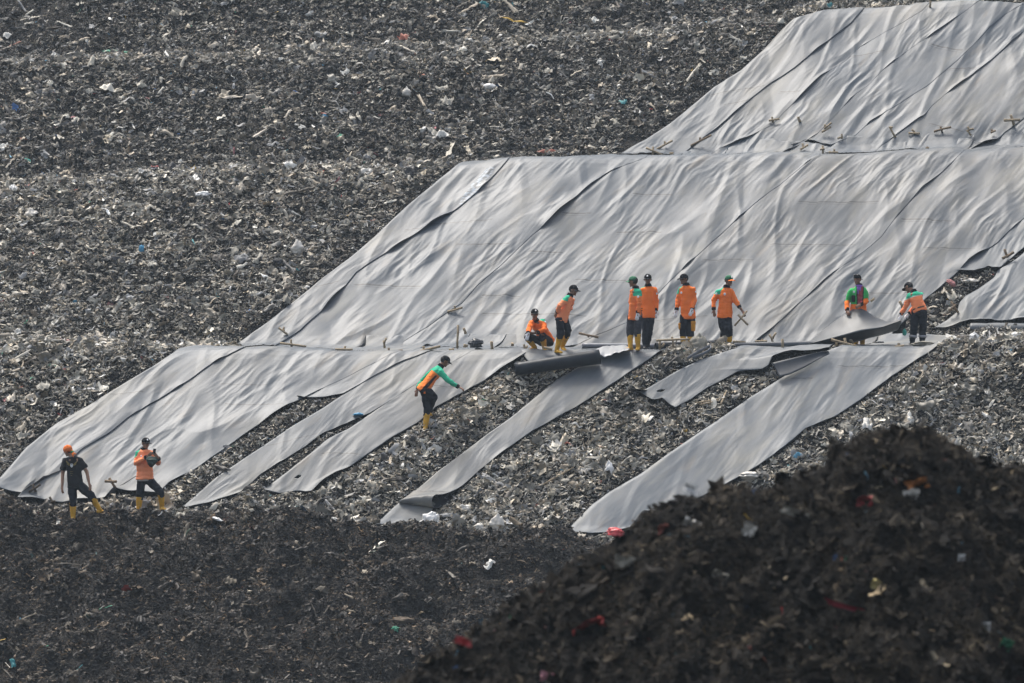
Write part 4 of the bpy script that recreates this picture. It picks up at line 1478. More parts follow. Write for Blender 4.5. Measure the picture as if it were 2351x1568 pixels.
_g = [ellipsoid(_i['H'] + _i['hu'] * .095 + _i['hf'] * .088 + _i['hr'] * q * .036, [_i['hr'] * .034, _i['hf'] * .016, _i['hu'] * .022], 10, 6) for q in (-1, 1)]
link('goggles', mesh_np('goggles', *merge(_g)), M_PHONE, parent=root if False else p10[0])


def back_yoke(v, hgt, fr, lat, c, g):
    c[:] = SALMON * np.array([1, .9, .8])
    c[(hgt > .70) & (np.abs(lat) < .24)] = TEAL
    c[(np.abs(hgt - .69) < .022) & (np.abs(lat) < .24)] = np.array([.45, .42, .36])
    return c


p11 = person(Z3, 100.9, dict(H=(1590, 385, .12), N=(1660, 440, .05), P=(1760, 735, -.04), Sa=(1580, 500, .02), Sb=(1770, 470, .10), Ea=(1548, 665, .05), Eb=(1700, 660, .22), Wa=(1470, 800, .10), Wb=(1590, 790, .22), Fa=(1425, 885, .1), Fb=(1555, 815, .24),
                             Ha=(1690, 780), Hb=(1810, 780), Ka=(1668, 1000, .03), Kb=(1806, 995, .03), Aa=(1640, 1225, 0), Ab=(1795, 1220, .05)),
             'worker bending beside the trash gap, seen from behind in green and orange', face=(-.45, .85, -.35), head=(-.75, .5, -.55), hup=(-.2, .5, .9), yoke=TEAL, shirt_fn=back_yoke, cap='black', boots=False, gloves='ab', hem=.02, logo=False,
             toes=((-.5, .8, 0), (-.2, .9, 0)), boot_h=(.2, .2), hands={'a': ((-.8, -.4, .3), -1), 'b': ((-.5, -.6, .5), -1)}, hand_curl=(.7, .7))
_i = p11[2]; _g = p11[1]
for s in 'ab':
    K, A = _g['K' + s], _g['A' + s]
    c0 = A + (K - A) * .42
    link('reflective_band', fuse('reflective_band', [tube([c0 - unit(K - A) * .024, c0 + unit(K - A) * .024], [.098, .098], None, _i['sd'], 16, .05)], .010, 1), M_REFL, parent=_i['trousers'])
link('belt', fuse('belt', [tube([_g['P'] + _i['up'] * .035, _g['P'] + _i['up'] * .065], [.176, .174], [.135, .134], _i['sd'], 18, .05)], .009, 1), mat_simple('brown_belt', (.07, .055, .04), .6, .3), parent=_i['trousers'])


# bending worker on the lower slope
def green_shoulders(v, hgt, fr, lat, c, g):
    c[:] = np.array([.90, .23, .045])
    c[(hgt > .66 - .25 * np.clip(-lat, -.1, .3))] = TEAL
    for s in 'ab':
        S, E, Wr = g['S' + s], g['E' + s], g['W' + s]
        for p, q in ((S, E), (E, Wr)):
            t = np.clip(((v - p) @ (q - p)) / ((q - p) @ (q - p)), 0, 1)
            d = np.linalg.norm(v - (p + t[:, None] * (q - p)), axis=1)
            c[(d < .082) & (((v - S) @ (E - S)) > 0)] = TEAL
    side = (hgt > -.2) & (hgt < .62) & (np.abs(fr - (.00 + .05 * hgt)) < .042 - .03 * np.clip(hgt, 0, 1)) & (lat > .03)
    c[side] = NAVYC
    return c


y3 = at(977, 992, *FACE[1])[1]
p3 = person(Z5, y3, dict(H=(792, 325, .02), N=(728, 400), P=(462, 752), Sa=(600, 480, .20), Sb=(745, 490, -.15), Ea=(430, 640, .26), Eb=(850, 645, -.20), Wa=(350, 780, .16), Wb=(1018, 742, -.22), Fa=(325, 870, .14), Fb=(1075, 770, -.24),
                         Ha=(470, 810, .06), Hb=(500, 800, -.06), Ka=(508, 1080, .04), Kb=(618, 900, -.02), Aa=(482, 1385, .04), Ab=(520, 1120, .30)),
            'worker with green shoulders bent forward on the lower slope, reaching right', face=(.75, .1, -.6), head=(.95, .2, -.5), hup=(.4, 0, .9), shirt_fn=green_shoulders, cap='black', logo=False, boot_h=(.30, .12), toes=((.6, .6, .1), (.4, .6, -.4)),
            hands={'a': ((-.4, -.8, .2), 1), 'b': ((.3, -.3, .9), -1)}, hand_curl=(.25, .8), hem=.10)

# worker with the orange headscarf
y1 = at(166, 1188, 92, 97)[1] - .34
p1 = person(Z4, y1, dict(H=(335, 372, .04), N=(410, 440), P=(448, 850), Sa=(285, 505, -.02), Sb=(525, 500, .02), Ea=(258, 720, 0), Eb=(622, 690, 0), Wa=(250, 905, -.06), Wb=(658, 865, -.08), Fa=(250, 1000, -.08), Fb=(680, 950, -.1),
                         Ha=(400, 890), Hb=(520, 900), Ka=(412, 1100, -.03), Kb=(685, 1050, .02), Aa=(415, 1365, 0), Ab=(812, 1255, .12)),
            'worker in a black printed t-shirt and orange headscarf, seen from behind', face=(-.15, 1, 0), head=(-.8, .6, -.1), hup=(-.25, -.1, 1), shirt=BLACKC, yoke=None, short=True, collar=False, cap=None, skin=M_SKIN2, boot_h=(.29, .29), toes=((0, 1, -.1), (.5, .8, 0)),
            hands={'a': ((-.7, -.6, 0), 1), 'b': ((.7, -.6, 0), -1)}, hem=.10)
_i = p1[2]; _H = _i['H']; _hu, _hf, _hr = _i['hu'], _i['hf'], _i['hr']
hs = [ellipsoid(_H + _hu * .035 - _hf * .012, [_hr * .088, _hf * .106, _hu * .094], 20, 12), tube([_H - _hf * .09, _H - _hf * .12 - _hu * .03], [.03, .024], None, _hr, 10)]
hm = fuse('headscarf', hs, .009, 2); wrinkle(hm, .006, 24, 3, (1, 1, .5))
ho = link('headscarf', hm, M_ORANGEC, parent=p1[0])
kn = _H - _hf * .115 - _hu * .035
link('knot', fuse('knot', [ellipsoid(kn, [_hr * .05, _hf * .035, _hu * .028], 12, 8)], .008, 1), mat_simple('green_scarf', (.03, .26, .12), .8, .2, .2), parent=ho)
link('scarf_tail', fuse('scarf_tail', [tube([kn, kn + np.array([.05, -.04, -.04]), kn + np.array([.09, -.05, -.045])], [.025, .024, .012], [.014, .012, .006], (0, 0, 1), 8), tube([kn, kn + np.array([.02, -.06, -.06]), kn + np.array([.03, -.07, -.11])], [.022, .022, .012], [.012, .012, .006], (1, 0, 0), 8)], .007, 1), M_ORANGEC, parent=ho)
# the print on his back: an oval face in a hat between two dull gold wings
ctr = at_depth(104.9 + 402 * .1516, 978.6 + 585 * .1516, y1)


def on_back(dx, dz):
    return np.array([ctr[0] + dx, y1 - .128 + 0.9 * dx * dx + .03 * max(0, dz), ctr[2] + dz])


pr = [ellipsoid(on_back(0, .0), [np.array([.030, 0, 0]), np.array([0, .010, 0]), np.array([0, 0, .052])], 14, 8)]
link('print_face', mesh_np('print_face', *merge(pr)), M_WHITE, parent=_i['shirt'])
pr = [ellipsoid(on_back(0, .05), [np.array([.040, 0, 0]), np.array([0, .013, 0]), np.array([0, 0, .030])], 14, 8), ellipsoid(on_back(0, .015), [np.array([.028, 0, 0]), np.array([0, .014, 0]), np.array([0, 0, .008])], 14, 8)]
link('print_hat', mesh_np('print_hat', *merge(pr)), M_BLACK, parent=_i['shirt'])
pr = []
for q in (-1, 1):
    for j in range(4):
        a0 = on_back(q * .035, -.01 + j * .008); a1 = on_back(q * (.095 + .008 * j), .02 + j * .024)
        pr.append(tube([a0, (a0 + a1) / 2 + np.array([0, -.004, -.006]), a1], [.007, .008, .004], [.005, .005, .004], (0, 0, 1), 6))
for j in range(3):
    a0 = on_back(-.04 + .01 * j, -.14 - .04 * j); pr.append(tube([a0, a0 + np.array([.07 - .02 * j, 0, .004])], [.004, .004], None, (0, 0, 1), 6))
link('print_wings', mesh_np('print_wings', *merge(pr)), M_GOLD, parent=_i['shirt'])

# worker looking at a phone
y2 = at(340, 1176, 92, 97)[1] - .26
p2 = person(Z4, y2, dict(H=(1515, 258, -.03), N=(1490, 345), P=(1505, 780), Sa=(1395, 400, .02), Sb=(1620, 400, -.02), Ea=(1372, 560, -.08), Eb=(1715, 560, -.08), Wa=(1540, 460, -.28), Wb=(1705, 478, -.28), Fa=(1605, 405, -.32), Fb=(1650, 420, -.33),
                         Ha=(1445, 830), Hb=(1580, 830), Ka=(1425, 1030, -.04), Kb=(1742, 990, -.04), Aa=(1408, 1265, 0), Ab=(1762, 1215, .05)),
            'worker in faded orange shirt looking down at a phone over a dark green bag', face=(.12, -1, 0), head=(.45, -.8, -.4), shirt=SALMON, boot_h=(.28, .28), toes=((-.2, -1, 0), (.4, -.9, 0)), skin=M_SKIN2, badge=(('f', .07, .76, .022),), wide=1.04,
            hands={'a': ((-.4, -.6, -.6), 1), 'b': ((.4, -.6, -.6), -1)}, hand_curl=(.6, .6), hem=.03)
_i = p2[2]
link('undershirt', fuse('undershirt', [tube([_i['H'] * 0 + p2[1]['P'] - _i['up'] * .065, p2[1]['P'] + _i['up'] * .02], [.178, .176], [.128, .126], _i['sd'], 18, .1)], .010, 2), M_GREYU, parent=p2[0])
# ------------------------------------------------------------------ stakes, rolls, bags and other loose things
M_BAMBOO = mat_simple('weathered_bamboo', (.34, .27, .18), .8, .2, .2, 12)
M_WOOD = mat_simple('old_wood', (.22, .165, .11), .85, .15, .25, 12)
M_WOODD = mat_simple('dark_old_wood', (.10, .08, .06), .85, .15, .25, 12)
M_ROLL = mat_simple('black_liner', (.013, .017, .023), .45, .25, .22, 5, .15, 20)
M_ROLLG = mat_simple('grey_liner', (.17, .18, .20), .45, .5, .12, 5)
M_ROLLD = mat_simple('slate_liner', (.055, .062, .072), .45, .4, .15, 5)
M_SHINE = mat_simple('pale_liner_face', (.25, .26, .27), .38, .5, .1, 5)
M_BAGW = mat_simple('white_bag_film', (.74, .73, .70), .4, .4, .12, 8)
M_BAGC = mat_simple('pale_bag_film', (.58, .55, .49), .45, .4, .15, 8)
M_BAGR = mat_simple('red_bag_film', (.50, .05, .055), .4, .4, .15, 8)
M_BAGK = mat_simple('black_bag_film', (.015, .017, .019), .35, .5, .15, 8)
M_BAGT = mat_simple('teal_film', (.03, .36, .28), .5, .4, .15, 8)
M_BAGB = mat_simple('blue_film', (.05, .26, .44), .5, .4, .15, 8)
M_BAGO = mat_simple('orange_film', (.50, .20, .06), .5, .4, .15, 8)
M_SACK = mat_simple('dusty_sack', (.30, .28, .23), .85, .2, .2, 9, .3, 30)


def seg_parts(segs, Y, name, mat, root, r=.026, lean=0.0):
    for (x0, y0, x1, y1) in segs:
        a, b = at_depth(x0, y0, Y), at_depth(x1, y1, Y + lean)
        ln = np.linalg.norm(b - a)
        k = max(3, int(ln / .12))
        t = np.linspace(0, 1, k)[:, None]
        path = a + (b - a) * t + .004 * np.random.default_rng(int(x0 * 7 + y0)).standard_normal((k, 3))
        rr = r * (1 + .10 * np.cos(np.arange(k) * 2.6))
        me = mesh_np(name, *tube(path, rr, None, (0, .3, 1), 9, .12))
        smooth(me)
        link(name, me, mat, parent=root)


def stake(label, post=(), bar=(), Y=None, face=None, d=None, r=.026, mat=None, name='cross_stake'):
    """posts and crossbars as they lie in the picture, put at the depth of the slope behind their feet"""
    segs = list(post) + list(bar)
    pts = np.array(segs).reshape(-1, 2)
    bx, by = pts[np.argmax(pts[:, 1])]
    if Y is None:
        Y = at(bx, by, *FACE[face])[1] - .10
    root = empty(name, at_depth(bx, by, Y), label, 'stake', 'wooden stakes pinning the sheets')
    seg_parts(post, Y, 'post', mat or M_BAMBOO, root, r)
    seg_parts(bar, Y - r * 1.8, 'crossbar', mat or M_BAMBOO, root, r)
    return root


def T2(*a):      # zoom of the upper right quarter -> photograph pixels
    o = []
    for q in a: o.append(tuple((1174.4 + v * .5004) if i % 2 == 0 else v * .5004 for i, v in enumerate(q)))
    return o


def ZZ(zm, *a):
    return [tuple(zm[i % 2] + v * zm[2] for i, v in enumerate(q)) for q in a]


R7 = (1398.0, 195.7, .2081); R8 = (1887.0, 195.7, .1971); R6 = (629.1, 699.0, .2676); G3 = (2069.0, 531.3, .1783); Q3 = (0.0, 783.0, .5007); G5 = (1747.6, 755.0, .1784)
# upper slope
stake('tall post with a slanting bar at the left foot of the upper slope', ZZ(R7, (488, 785, 483, 682)), ZZ(R7, (405, 690, 588, 768)), face=3)
stake('pale slanting bar with a short peg just above the tall post', ZZ(R7, (617, 645, 615, 620)), ZZ(R7, (532, 702, 702, 610)), face=3)
stake('small forked peg at the sheet foot beside the tall post', ZZ(R7, (685, 785, 682, 740), (694, 785, 706, 740)), (), face=3)
stake('long dark slanting bar lying along the first seam of the upper slope', ZZ(R7, (1010, 620, 1003, 570)), ZZ(R7, (903, 666, 1130, 550)), face=3, mat=M_WOOD)
stake('small cross stake under the dark open seam on the upper slope', ZZ(R7, (1812, 408, 1800, 352)), ZZ(R7, (1762, 392, 1880, 372)), face=3)
stake('lone short peg on the sheet right of the dark open seam', ZZ(R7, (2107, 400, 2086, 348)), (), face=3, r=.034)
stake('doubled slanting bar with a peg above the dark hole', ZZ(R8, (50, 500, 32, 455)), ZZ(R8, (0, 545, 105, 480), (30, 505, 112, 440)), face=3)
stake('short thick peg on the curled sheet edge right of the dark hole', ZZ(R8, (236, 622, 232, 572)), ZZ(R8, (180, 622, 215, 605)), face=3)
stake('bar and peg lying inside the dark hole', ZZ(R7, (2150, 690, 2138, 645)), ZZ(R7, (2112, 708, 2200, 660)), face=3)
stake('upright cross at the lower right corner of the dark hole', ZZ(R8, (15, 806, 8, 700)), ZZ(R8, (-20, 748, 30, 738)), face=3)
stake('low upright cross right beside the dark hole on the ledge', ZZ(R8, (143, 815, 143, 748)), ZZ(R8, (82, 778, 182, 786)), face=3)
stake('leaning post with a white rag on the upper slope', ZZ(R8, (855, 608, 785, 480)), ZZ(R8, (800, 498, 826, 490)), face=3)
stake('low stake with a flat bar at the foot of the long straight seam', ZZ(R8, (1080, 550, 1045, 512)), ZZ(R8, (1008, 560, 1140, 560)), face=3)
stake('cross stake with a long dark bar, middle of the row above the ledge', ZZ(R8, (1400, 540, 1384, 482)), ZZ(R8, (1305, 540, 1502, 488)), face=3, mat=M_WOOD)
stake('forked stake pointing down slope, next right of the long dark bar', ZZ(R8, (1735, 585, 1690, 520), (1722, 530, 1700, 488)), ZZ(R8, (1722, 515, 1765, 508)), face=3)
stake('tiny dark peg near the right end of the upper row', ZZ(R8, (1985, 535, 1972, 510)), ZZ(R8, (1966, 556, 2020, 528)), face=3, mat=M_WOOD)
stake('largest cross stake, at the far right beside the wavy hem', ZZ(R8, (2240, 465, 2200, 345)), ZZ(R8, (2120, 408, 2310, 404)), face=3, r=.034)
stake('single stub on the ledge left of the flat bar', ZZ(R8, (852, 806, 850, 772)), (), face=3, r=.032)
stake('flat thick bar with a stub on the ledge under the upper slope', ZZ(R8, (1302, 806, 1306, 772)), ZZ(R8, (1182, 808, 1320, 814)), face=3, r=.030)
stake('small stub above the flat thick bar on the ledge', ZZ(R8, (1230, 742, 1224, 722)), ZZ(R8, (1212, 738, 1250, 730)), face=3, mat=M_WOOD)
stake('thin post standing on the top edge of the upper slope', T2((1920, 32, 1922, 5)), (), face=3)
# middle slope and the terrace
stake('small stake near the left corner of the middle slope', ZZ(R6, (85, 235, 82, 192)), ZZ(R6, (38, 200, 115, 258)), face=2)
stake('short slanting bar on the second seam of the middle slope', ZZ(R6, (1552, 40, 1550, 12)), ZZ(R6, (1488, 62, 1618, 26)), face=2)
stake('long flat bar with a dark peg at the left end of the terrace', ZZ(R6, (152, 372, 145, 302)), ZZ(R6, (53, 330, 275, 360)), Y=100.5)
stake('upright peg over a thin bar, second on the terrace from the left', ZZ(R6, (600, 408, 612, 356)), ZZ(R6, (530, 384, 675, 386)), Y=100.3)
stake('leaning forked peg on the terrace beside the dark folded sheet', ZZ(R6, (950, 370, 942, 310), (942, 335, 962, 290)), (), Y=100.7)
stake('dark slanting bar on the terrace lip with a short peg', ZZ(R6, (985, 420, 985, 375)), ZZ(R6, (855, 425, 1105, 392)), Y=100.2, mat=M_WOOD)
stake('pale slanting bar on the terrace lip above the bending worker', ZZ(R6, (1288, 405, 1282, 358)), ZZ(R6, (1182, 415, 1424, 360)), Y=100.2, r=.030)
stake('tall thin post standing left of the black bag', ZZ(R6, (1573, 378, 1580, 178)), (), Y=101.0)
stake('leaning peg with a pale top behind the tall thin post', ZZ(R6, (1645, 250, 1628, 202)), (), Y=101.4, r=.032)
stake('pair of short stubs left of the black bag', ZZ(R6, (1632, 365, 1640, 342), (1650, 362, 1654, 346)), (), Y=100.6, r=.034)
stake('flat short bar lying at the foot of the tall thin post', (), ZZ(R6, (1505, 388, 1545, 386)), Y=100.4, r=.028)
stake('single upright post right of the black bag', ZZ(R6, (1872, 388, 1866, 318)), (), Y=100.5, r=.034)
stake('small square stub on the terrace left of the squatting worker', ZZ(R6, (2046, 352, 2046, 330)), (), Y=100.8, r=.036)
stake('v shaped peg beside the boots of the squatting worker', ZZ(Z1, (200, 1340, 185, 1248), (205, 1335, 238, 1265)), (), Y=100.3)
stake('bar lying between the squatting and the leaning worker', (), ZZ(Z1, (490, 1295, 610, 1330)), Y=99.9, r=.028)
stake('dark hollow bar with a nub on the sheet right of the leaning worker', ZZ(Z1, (1165, 1140, 1165, 1125)), ZZ(Z1, (1018, 1082, 1312, 1142)), Y=101.9, mat=M_WOOD)
stake('bamboo trestle of two posts and a long bar beside the worker with cargo pockets', ZZ(Z2, (585, 1335, 588, 1190), (795, 1335, 772, 1130), (600, 1285, 662, 1238)), ZZ(Z2, (532, 1190, 1030, 1168)), Y=100.2)
stake('t shaped stake at the left end of the second roll', ZZ(Z2, (1775, 1290, 1772, 1215)), ZZ(Z2, (1690, 1208, 1885, 1212)), Y=100.6)
stake('low bar with a stub behind the second roll', ZZ(Z2, (2138, 1225, 2138, 1165)), ZZ(Z2, (2032, 1207, 2212, 1200)), Y=101.3)
stake('two crossed bamboo pegs behind the middle of the second roll', ZZ(G5, (150, 165, 108, 70), (150, 130, 185, 50)), (), Y=101.5)
stake('single upright post in front of the second roll', ZZ(G5, (274, 262, 272, 132)), ZZ(G5, (135, 280, 225, 280)), Y=100.2, r=.030)
stake('stout post with a long slanting bar under the lifted sheet', ZZ(Z3, (640, 1300, 625, 1158), (505, 1280, 500, 1215)), ZZ(Z3, (415, 1178, 800, 1278), (530, 1282, 660, 1225)), Y=100.2, r=.030)
stake('curved bent rod beside the stout post under the lifted sheet', ZZ(Z3, (690, 1195, 720, 1185), (720, 1185, 742, 1225), (742, 1225, 745, 1250)), (), Y=100.5)
stake('short stub on the lip below the worker bending at the trash gap', ZZ(Z3, (1438, 1275, 1438, 1235)), ZZ(Z3, (1380, 1295, 1515, 1272)), Y=100.2, r=.034)
stake('leaning post behind the gloves of the bending worker', ZZ(Z3, (1500, 700, 1450, 595)), (), Y=101.6, r=.034)
stake('leaning peg sticking out behind the green jacket worker', (), ZZ(Z3, (1015, 595, 1075, 552)), Y=101.6)
stake('crossed stake lying in the trash gap near its right sheet', ZZ(G3, (735, 1050, 640, 905)), ZZ(G3, (620, 1025, 705, 935)), Y=at(2198, 716, *FACE[2])[1] - .15, mat=M_WOOD)
stake('brown cross stake on the ragged sheet end above the trash gap', ZZ(G3, (1372, 335, 1330, 225)), ZZ(G3, (1302, 350, 1448, 270)), face=2, mat=M_WOOD, r=.032)
# lower slope
stake('cross stake behind and between the two workers at the lower left', ZZ(Z4, (1060, 945, 960, 785)), ZZ(Z4, (893, 832, 1072, 832)), face=1, mat=M_WOOD, r=.03)
stake('dark cross stake in the soil left of the black shirt worker', ZZ(Z4, (130, 1200, 60, 1075)), ZZ(Z4, (75, 1148, 142, 1134)), Y=95.2, mat=M_WOODD)
stake('weathered cross on the lowest sheet near the left edge of the photo', ZZ(Q3, (165, 690, 150, 658)), ZZ(Q3, (135, 690, 187, 655)), face=1, mat=M_WOODD)
stake('short peg on a terrace bar above the leftmost lower sheet', ZZ(Q3, (972, 28, 972, 5)), ZZ(Q3, (955, 34, 1005, 18)), Y=100.6)
# cross carried in the hand
_h = p9[1]['Fb']
cr = empty('cross_stake', _h, 'wooden cross stake carried in the hand of the worker in the orange brimmed cap', 'stake', 'wooden stakes pinning the sheets')
seg_parts(ZZ(Z2, (1720, 965, 1910, 745)), _h[1] - .02, 'post', M_BAMBOO, cr, .022)
seg_parts(ZZ(Z2, (1772, 800, 1915, 955)), _h[1] - .06, 'crossbar', M_BAMBOO, cr, .026)


# --- loose sticks
def stick(label, segs, Y, r=.02, mat=None):
    root = empty('wooden_stick', at_depth(segs[0][0], segs[0][1], Y), label, 'stick')
    seg_parts(segs, Y, 'rod', mat or M_BAMBOO, root, r)


def stick1(label, seg, r=.02, mat=None, lift=.05):
    a = at(seg[0], seg[1]); b = at(seg[2], seg[3])
    path = np.linspace(a, b, 6) + np.array([0, -.06, lift])
    me = mesh_np('wooden_stick', *tube(path, r * np.array([.7, 1, .9, 1, .85, .6]), None, (0, .3, 1), 8, .2)); smooth(me)
    tag(link('wooden_stick', me, mat or M_BAMBOO, origin=path[0]), label, 'stick')


stick1('long thin stick lying in the garbage left of the white bag', (1247, 1117, 1317, 1078), .020)
stick1('upright slat in the garbage between the short torn sheet and the bright sheet', (1655, 933, 1668, 902), .024)
stick1('long thin rod crossing the slat in the garbage', (1597, 930, 1668, 918), .014)
stick1('second thin rod below the crossed slat', (1606, 934, 1652, 924), .012)
stick1('pale branch in the garbage beside the foot of the phone user', (398, 1144, 430, 1130), .018)

# --- rolls of sheet
def roll(label, a, b, ra, rb, Y0, Y1, mat, turns=2.6, name='sheet_roll'):
    """a rolled sheet: spiral section along the line a-b (photograph pixels), radii in metres"""
    A, B = at_depth(*a, Y0), at_depth(*b, Y1)
    ax = unit(B - A)
    e1 = unit(np.cross(ax, [0, 1, 0])); e2 = np.cross(ax, e1)
    n = 70
    th = np.linspace(0, turns * 2 * np.pi, n)
    K = 14
    rows = []
    for i in range(K):
        t = i / (K - 1)
        c = A + (B - A) * t
        R_ = (ra + (rb - ra) * t)
        rad = R_ * (.42 + .58 * th / th[-1]) * (1 + .025 * pn(th * .8, np.full(n, t * 3), 7))
        rows.append(c + np.cos(th + 1.2)[:, None] * rad[:, None] * e1 + np.sin(th + 1.2)[:, None] * rad[:, None] * e2)
    me = mesh_np(name, np.concatenate(rows), grid_quads(K, n)); smooth(me)
    o = link(name, me, mat, origin=(A + B) / 2)
    s = o.modifiers.new('thickness', 'SOLIDIFY'); s.thickness = .006; s.offset = 0
    tag(o, label, 'sheet roll', 'rolled sheets on the terrace')
    return o, A, B


ro, _a, _b = roll('thick black sheet roll lying at the terrace lip below the leaning worker', (1182, 847), (1376, 818), .155, .185, 99.18, 99.46, M_ROLL)
# its free end, white on the inner face, runs over to the terrace
pts_t = poly(1372, 801, 1395, 797, 1418, 794, 1442, 796)
pts_b = poly(1374, 816, 1388, 824, 1413, 813, 1445, 804)
g = coons(poly(1372, 800, 1368, 806, 1375, 815), poly(1442, 796, 1444, 800, 1445, 804), pts_t, pts_b, 14, 26)
Yt = np.linspace(100.5, 99.62, 14)[:, None] + 0 * g[..., 0]
Vt = np.stack([(g[..., 0] - CX) / F * Yt, Yt, (CY - g[..., 1]) / F * Yt + .02 + .035 * pn(g[..., 0] / 11, g[..., 1] / 20, 5)], -1)
lm = mesh_np('free_end', Vt.reshape(-1, 3), grid_quads(14, 26)[:, ::-1]); smooth(lm)
fo = link('free_end', lm, [M_SHINE, M_ROLL], parent=ro)
_s = fo.modifiers.new('thickness', 'SOLIDIFY'); _s.thickness = .008; _s.offset = -1; _s.material_offset = 1; _s.material_offset_rim = 1
roll('grey sheet roll lying behind the boots of the worker in the green cap', (1336, 793), (1505, 795), .062, .066, 101.3, 101.3, M_ROLLG)
roll('dark rolled sheet behind the bamboo trestle', (1505, 794), (1672, 789), .085, .11, 100.7, 101.2, M_ROLL)
roll('long grey pipe shaped roll with an open right end', (1672, 793), (1888, 790), .065, .095, 100.5, 100.5, M_ROLLD)

# --- the sheet being lifted by two workers
U_ = poly(1852, 789, 1895, 753, 1936, 722, 1971, 702, 2009, 727, 2041, 741, 2056, 736, 2072, 732)
M_ = poly(1858, 789, 1912, 776, 1950, 767, 1982, 759, 2010, 754, 2026, 751, 2050, 742, 2068, 736)
D_ = poly(1878, 800, 1925, 797, 1957, 788, 1980, 781, 1997, 776, 2030, 768, 2062, 758, 2070, 740)
n_, m_ = 13, 44
Uc, Mc, Dc = smooth_line(U_, m_, 1), smooth_line(M_, m_, 1), smooth_line(D_, m_, 1)
rows, dep = [], []
for i in range(n_):
    t = i / (n_ - 1)
    rows.append(Uc * (1 - t) + Mc * t); dep.append(101.05 - .75 * t + .05 * math.sin(t * 3.1))
for i in range(1, 8):
    t = i / 7
    rows.append(Mc * (1 - t) + Dc * t); dep.append(100.30 + .50 * t)
rows = np.array(rows); dep = np.array(dep)[:, None] + .035 * pn(rows[..., 0] / 26, rows[..., 1] / 26, 8)
Vh = np.stack([(rows[..., 0] - CX) / F * dep, dep, (CY - rows[..., 1]) / F * dep], -1)
hm = mesh_np('lifted_sheet', Vh.reshape(-1, 3), grid_quads(len(rows), m_)[:, ::-1])
set_col(hm, np.ones((len(rows) * m_, 3)) * .55); smooth(hm)
hm.polygons.foreach_set('material_index', np.repeat((np.arange(len(rows) - 1) >= n_ - 1).astype(np.int32), m_ - 1))
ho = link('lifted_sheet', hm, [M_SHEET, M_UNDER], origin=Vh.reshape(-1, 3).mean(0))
_s = ho.modifiers.new('thickness', 'SOLIDIFY'); _s.thickness = .008; _s.offset = -1; _s.material_offset = 1; _s.material_offset_rim = 1
tag(ho, 'grey sheet held up in a peak by the green jacket worker, black underside showing', 'plastic sheet', 'grey geomembrane sheets laid on the garbage slope')

# --- the dark flap of the short torn sheet
fl_t = poly(1773, 833, 1800, 826, 1840, 817, 1880, 808, 1902, 806)
fl_b = poly(1790, 865, 1812, 860, 1848, 843, 1880, 824, 1905, 812)
tc_, bc_ = smooth_line(fl_t, 24, 1), smooth_line(fl_b, 24, 1)
rows = np.array([tc_ * (1 - t) + bc_ * t for t in np.linspace(0, 1, 9)])
pt, pb = ray_hit(tc_[:, 0], tc_[:, 1], *FACE[1]), ray_hit(bc_[:, 0], bc_[:, 1], *FACE[1])
dep = np.array([(pt[1] - .34) * (1 - t) + (pb[1] - .24) * t + .03 * math.sin(t * 3.14) for t in np.linspace(0, 1, 9)])
Vf = np.stack([(rows[..., 0] - CX) / F * dep, dep, (CY - rows[..., 1]) / F * dep], -1)
fm = mesh_np('sheet_flap', Vf.reshape(-1, 3), grid_quads(9, 24)[:, ::-1]); smooth(fm)
fo = link('sheet_flap', fm, [M_ROLLG if False else mat_simple('shaded_liner_face', (.030, .036, .045), .5, .35, .12, 5), M_UNDER], origin=Vf.reshape(-1, 3).mean(0))  # shade on this falling face is painted as a darker sheet colour
_s = fo.modifiers.new('thickness', 'SOLIDIFY'); _s.thickness = .008; _s.offset = -1; _s.material_offset = 1
tag(fo, 'folded sheet flap, its shade painted dark, at the right end of the short torn sheet', 'sheet flap')


# --- bags and other single pieces of rubbish
def bag(label, px, py, w, h, mat, Y=None, cat='plastic bag', name='plastic_bag', seed=0, depth=.6, pinch=True, ang=0, lift=.75, crumple=.27):
    c = at(px, py) if Y is None else at_depth(px, py, Y)
    s = c[1] / F
    W_, H_ = w * s / 2, h * s / 2
    V, Q, T = ellipsoid(np.zeros(3), np.eye(3), 30, 20)
    d = V / np.linalg.norm(V, axis=1)[:, None]
    k = 1 + crumple * 1.6 * pn3(d * 1.9 + seed * 3.7, seed) + crumple * np.abs(pn3(d * 3.6 + seed, seed + 5)) * 1.3 - crumple * .5
    V = d * k[:, None]
    if pinch:
        top = np.clip((V[:, 2] - .35) / .65, 0, 1)
        V[:, :2] *= (1 - .5 * top)[:, None]
        V[:, 2] += .25 * top
    V[:, 2] = np.where(V[:, 2] < -.6, -.6 + (V[:, 2] + .6) * .4, V[:, 2])
    V = V * np.array([W_, max(W_, H_) * depth, H_])
    a = R(ang); V = np.stack([V[:, 0] * math.cos(a) - V[:, 2] * math.sin(a), V[:, 1], V[:, 0] * math.sin(a) + V[:, 2] * math.cos(a)], 1)
    me = mesh_np(name, V + c + np.array([0, -max(W_, H_) * depth * lift - .05, 0]), Q, T); smooth(me)
    o = link(name, me, mat, origin=c)
    tag(o, label, cat)
    return o


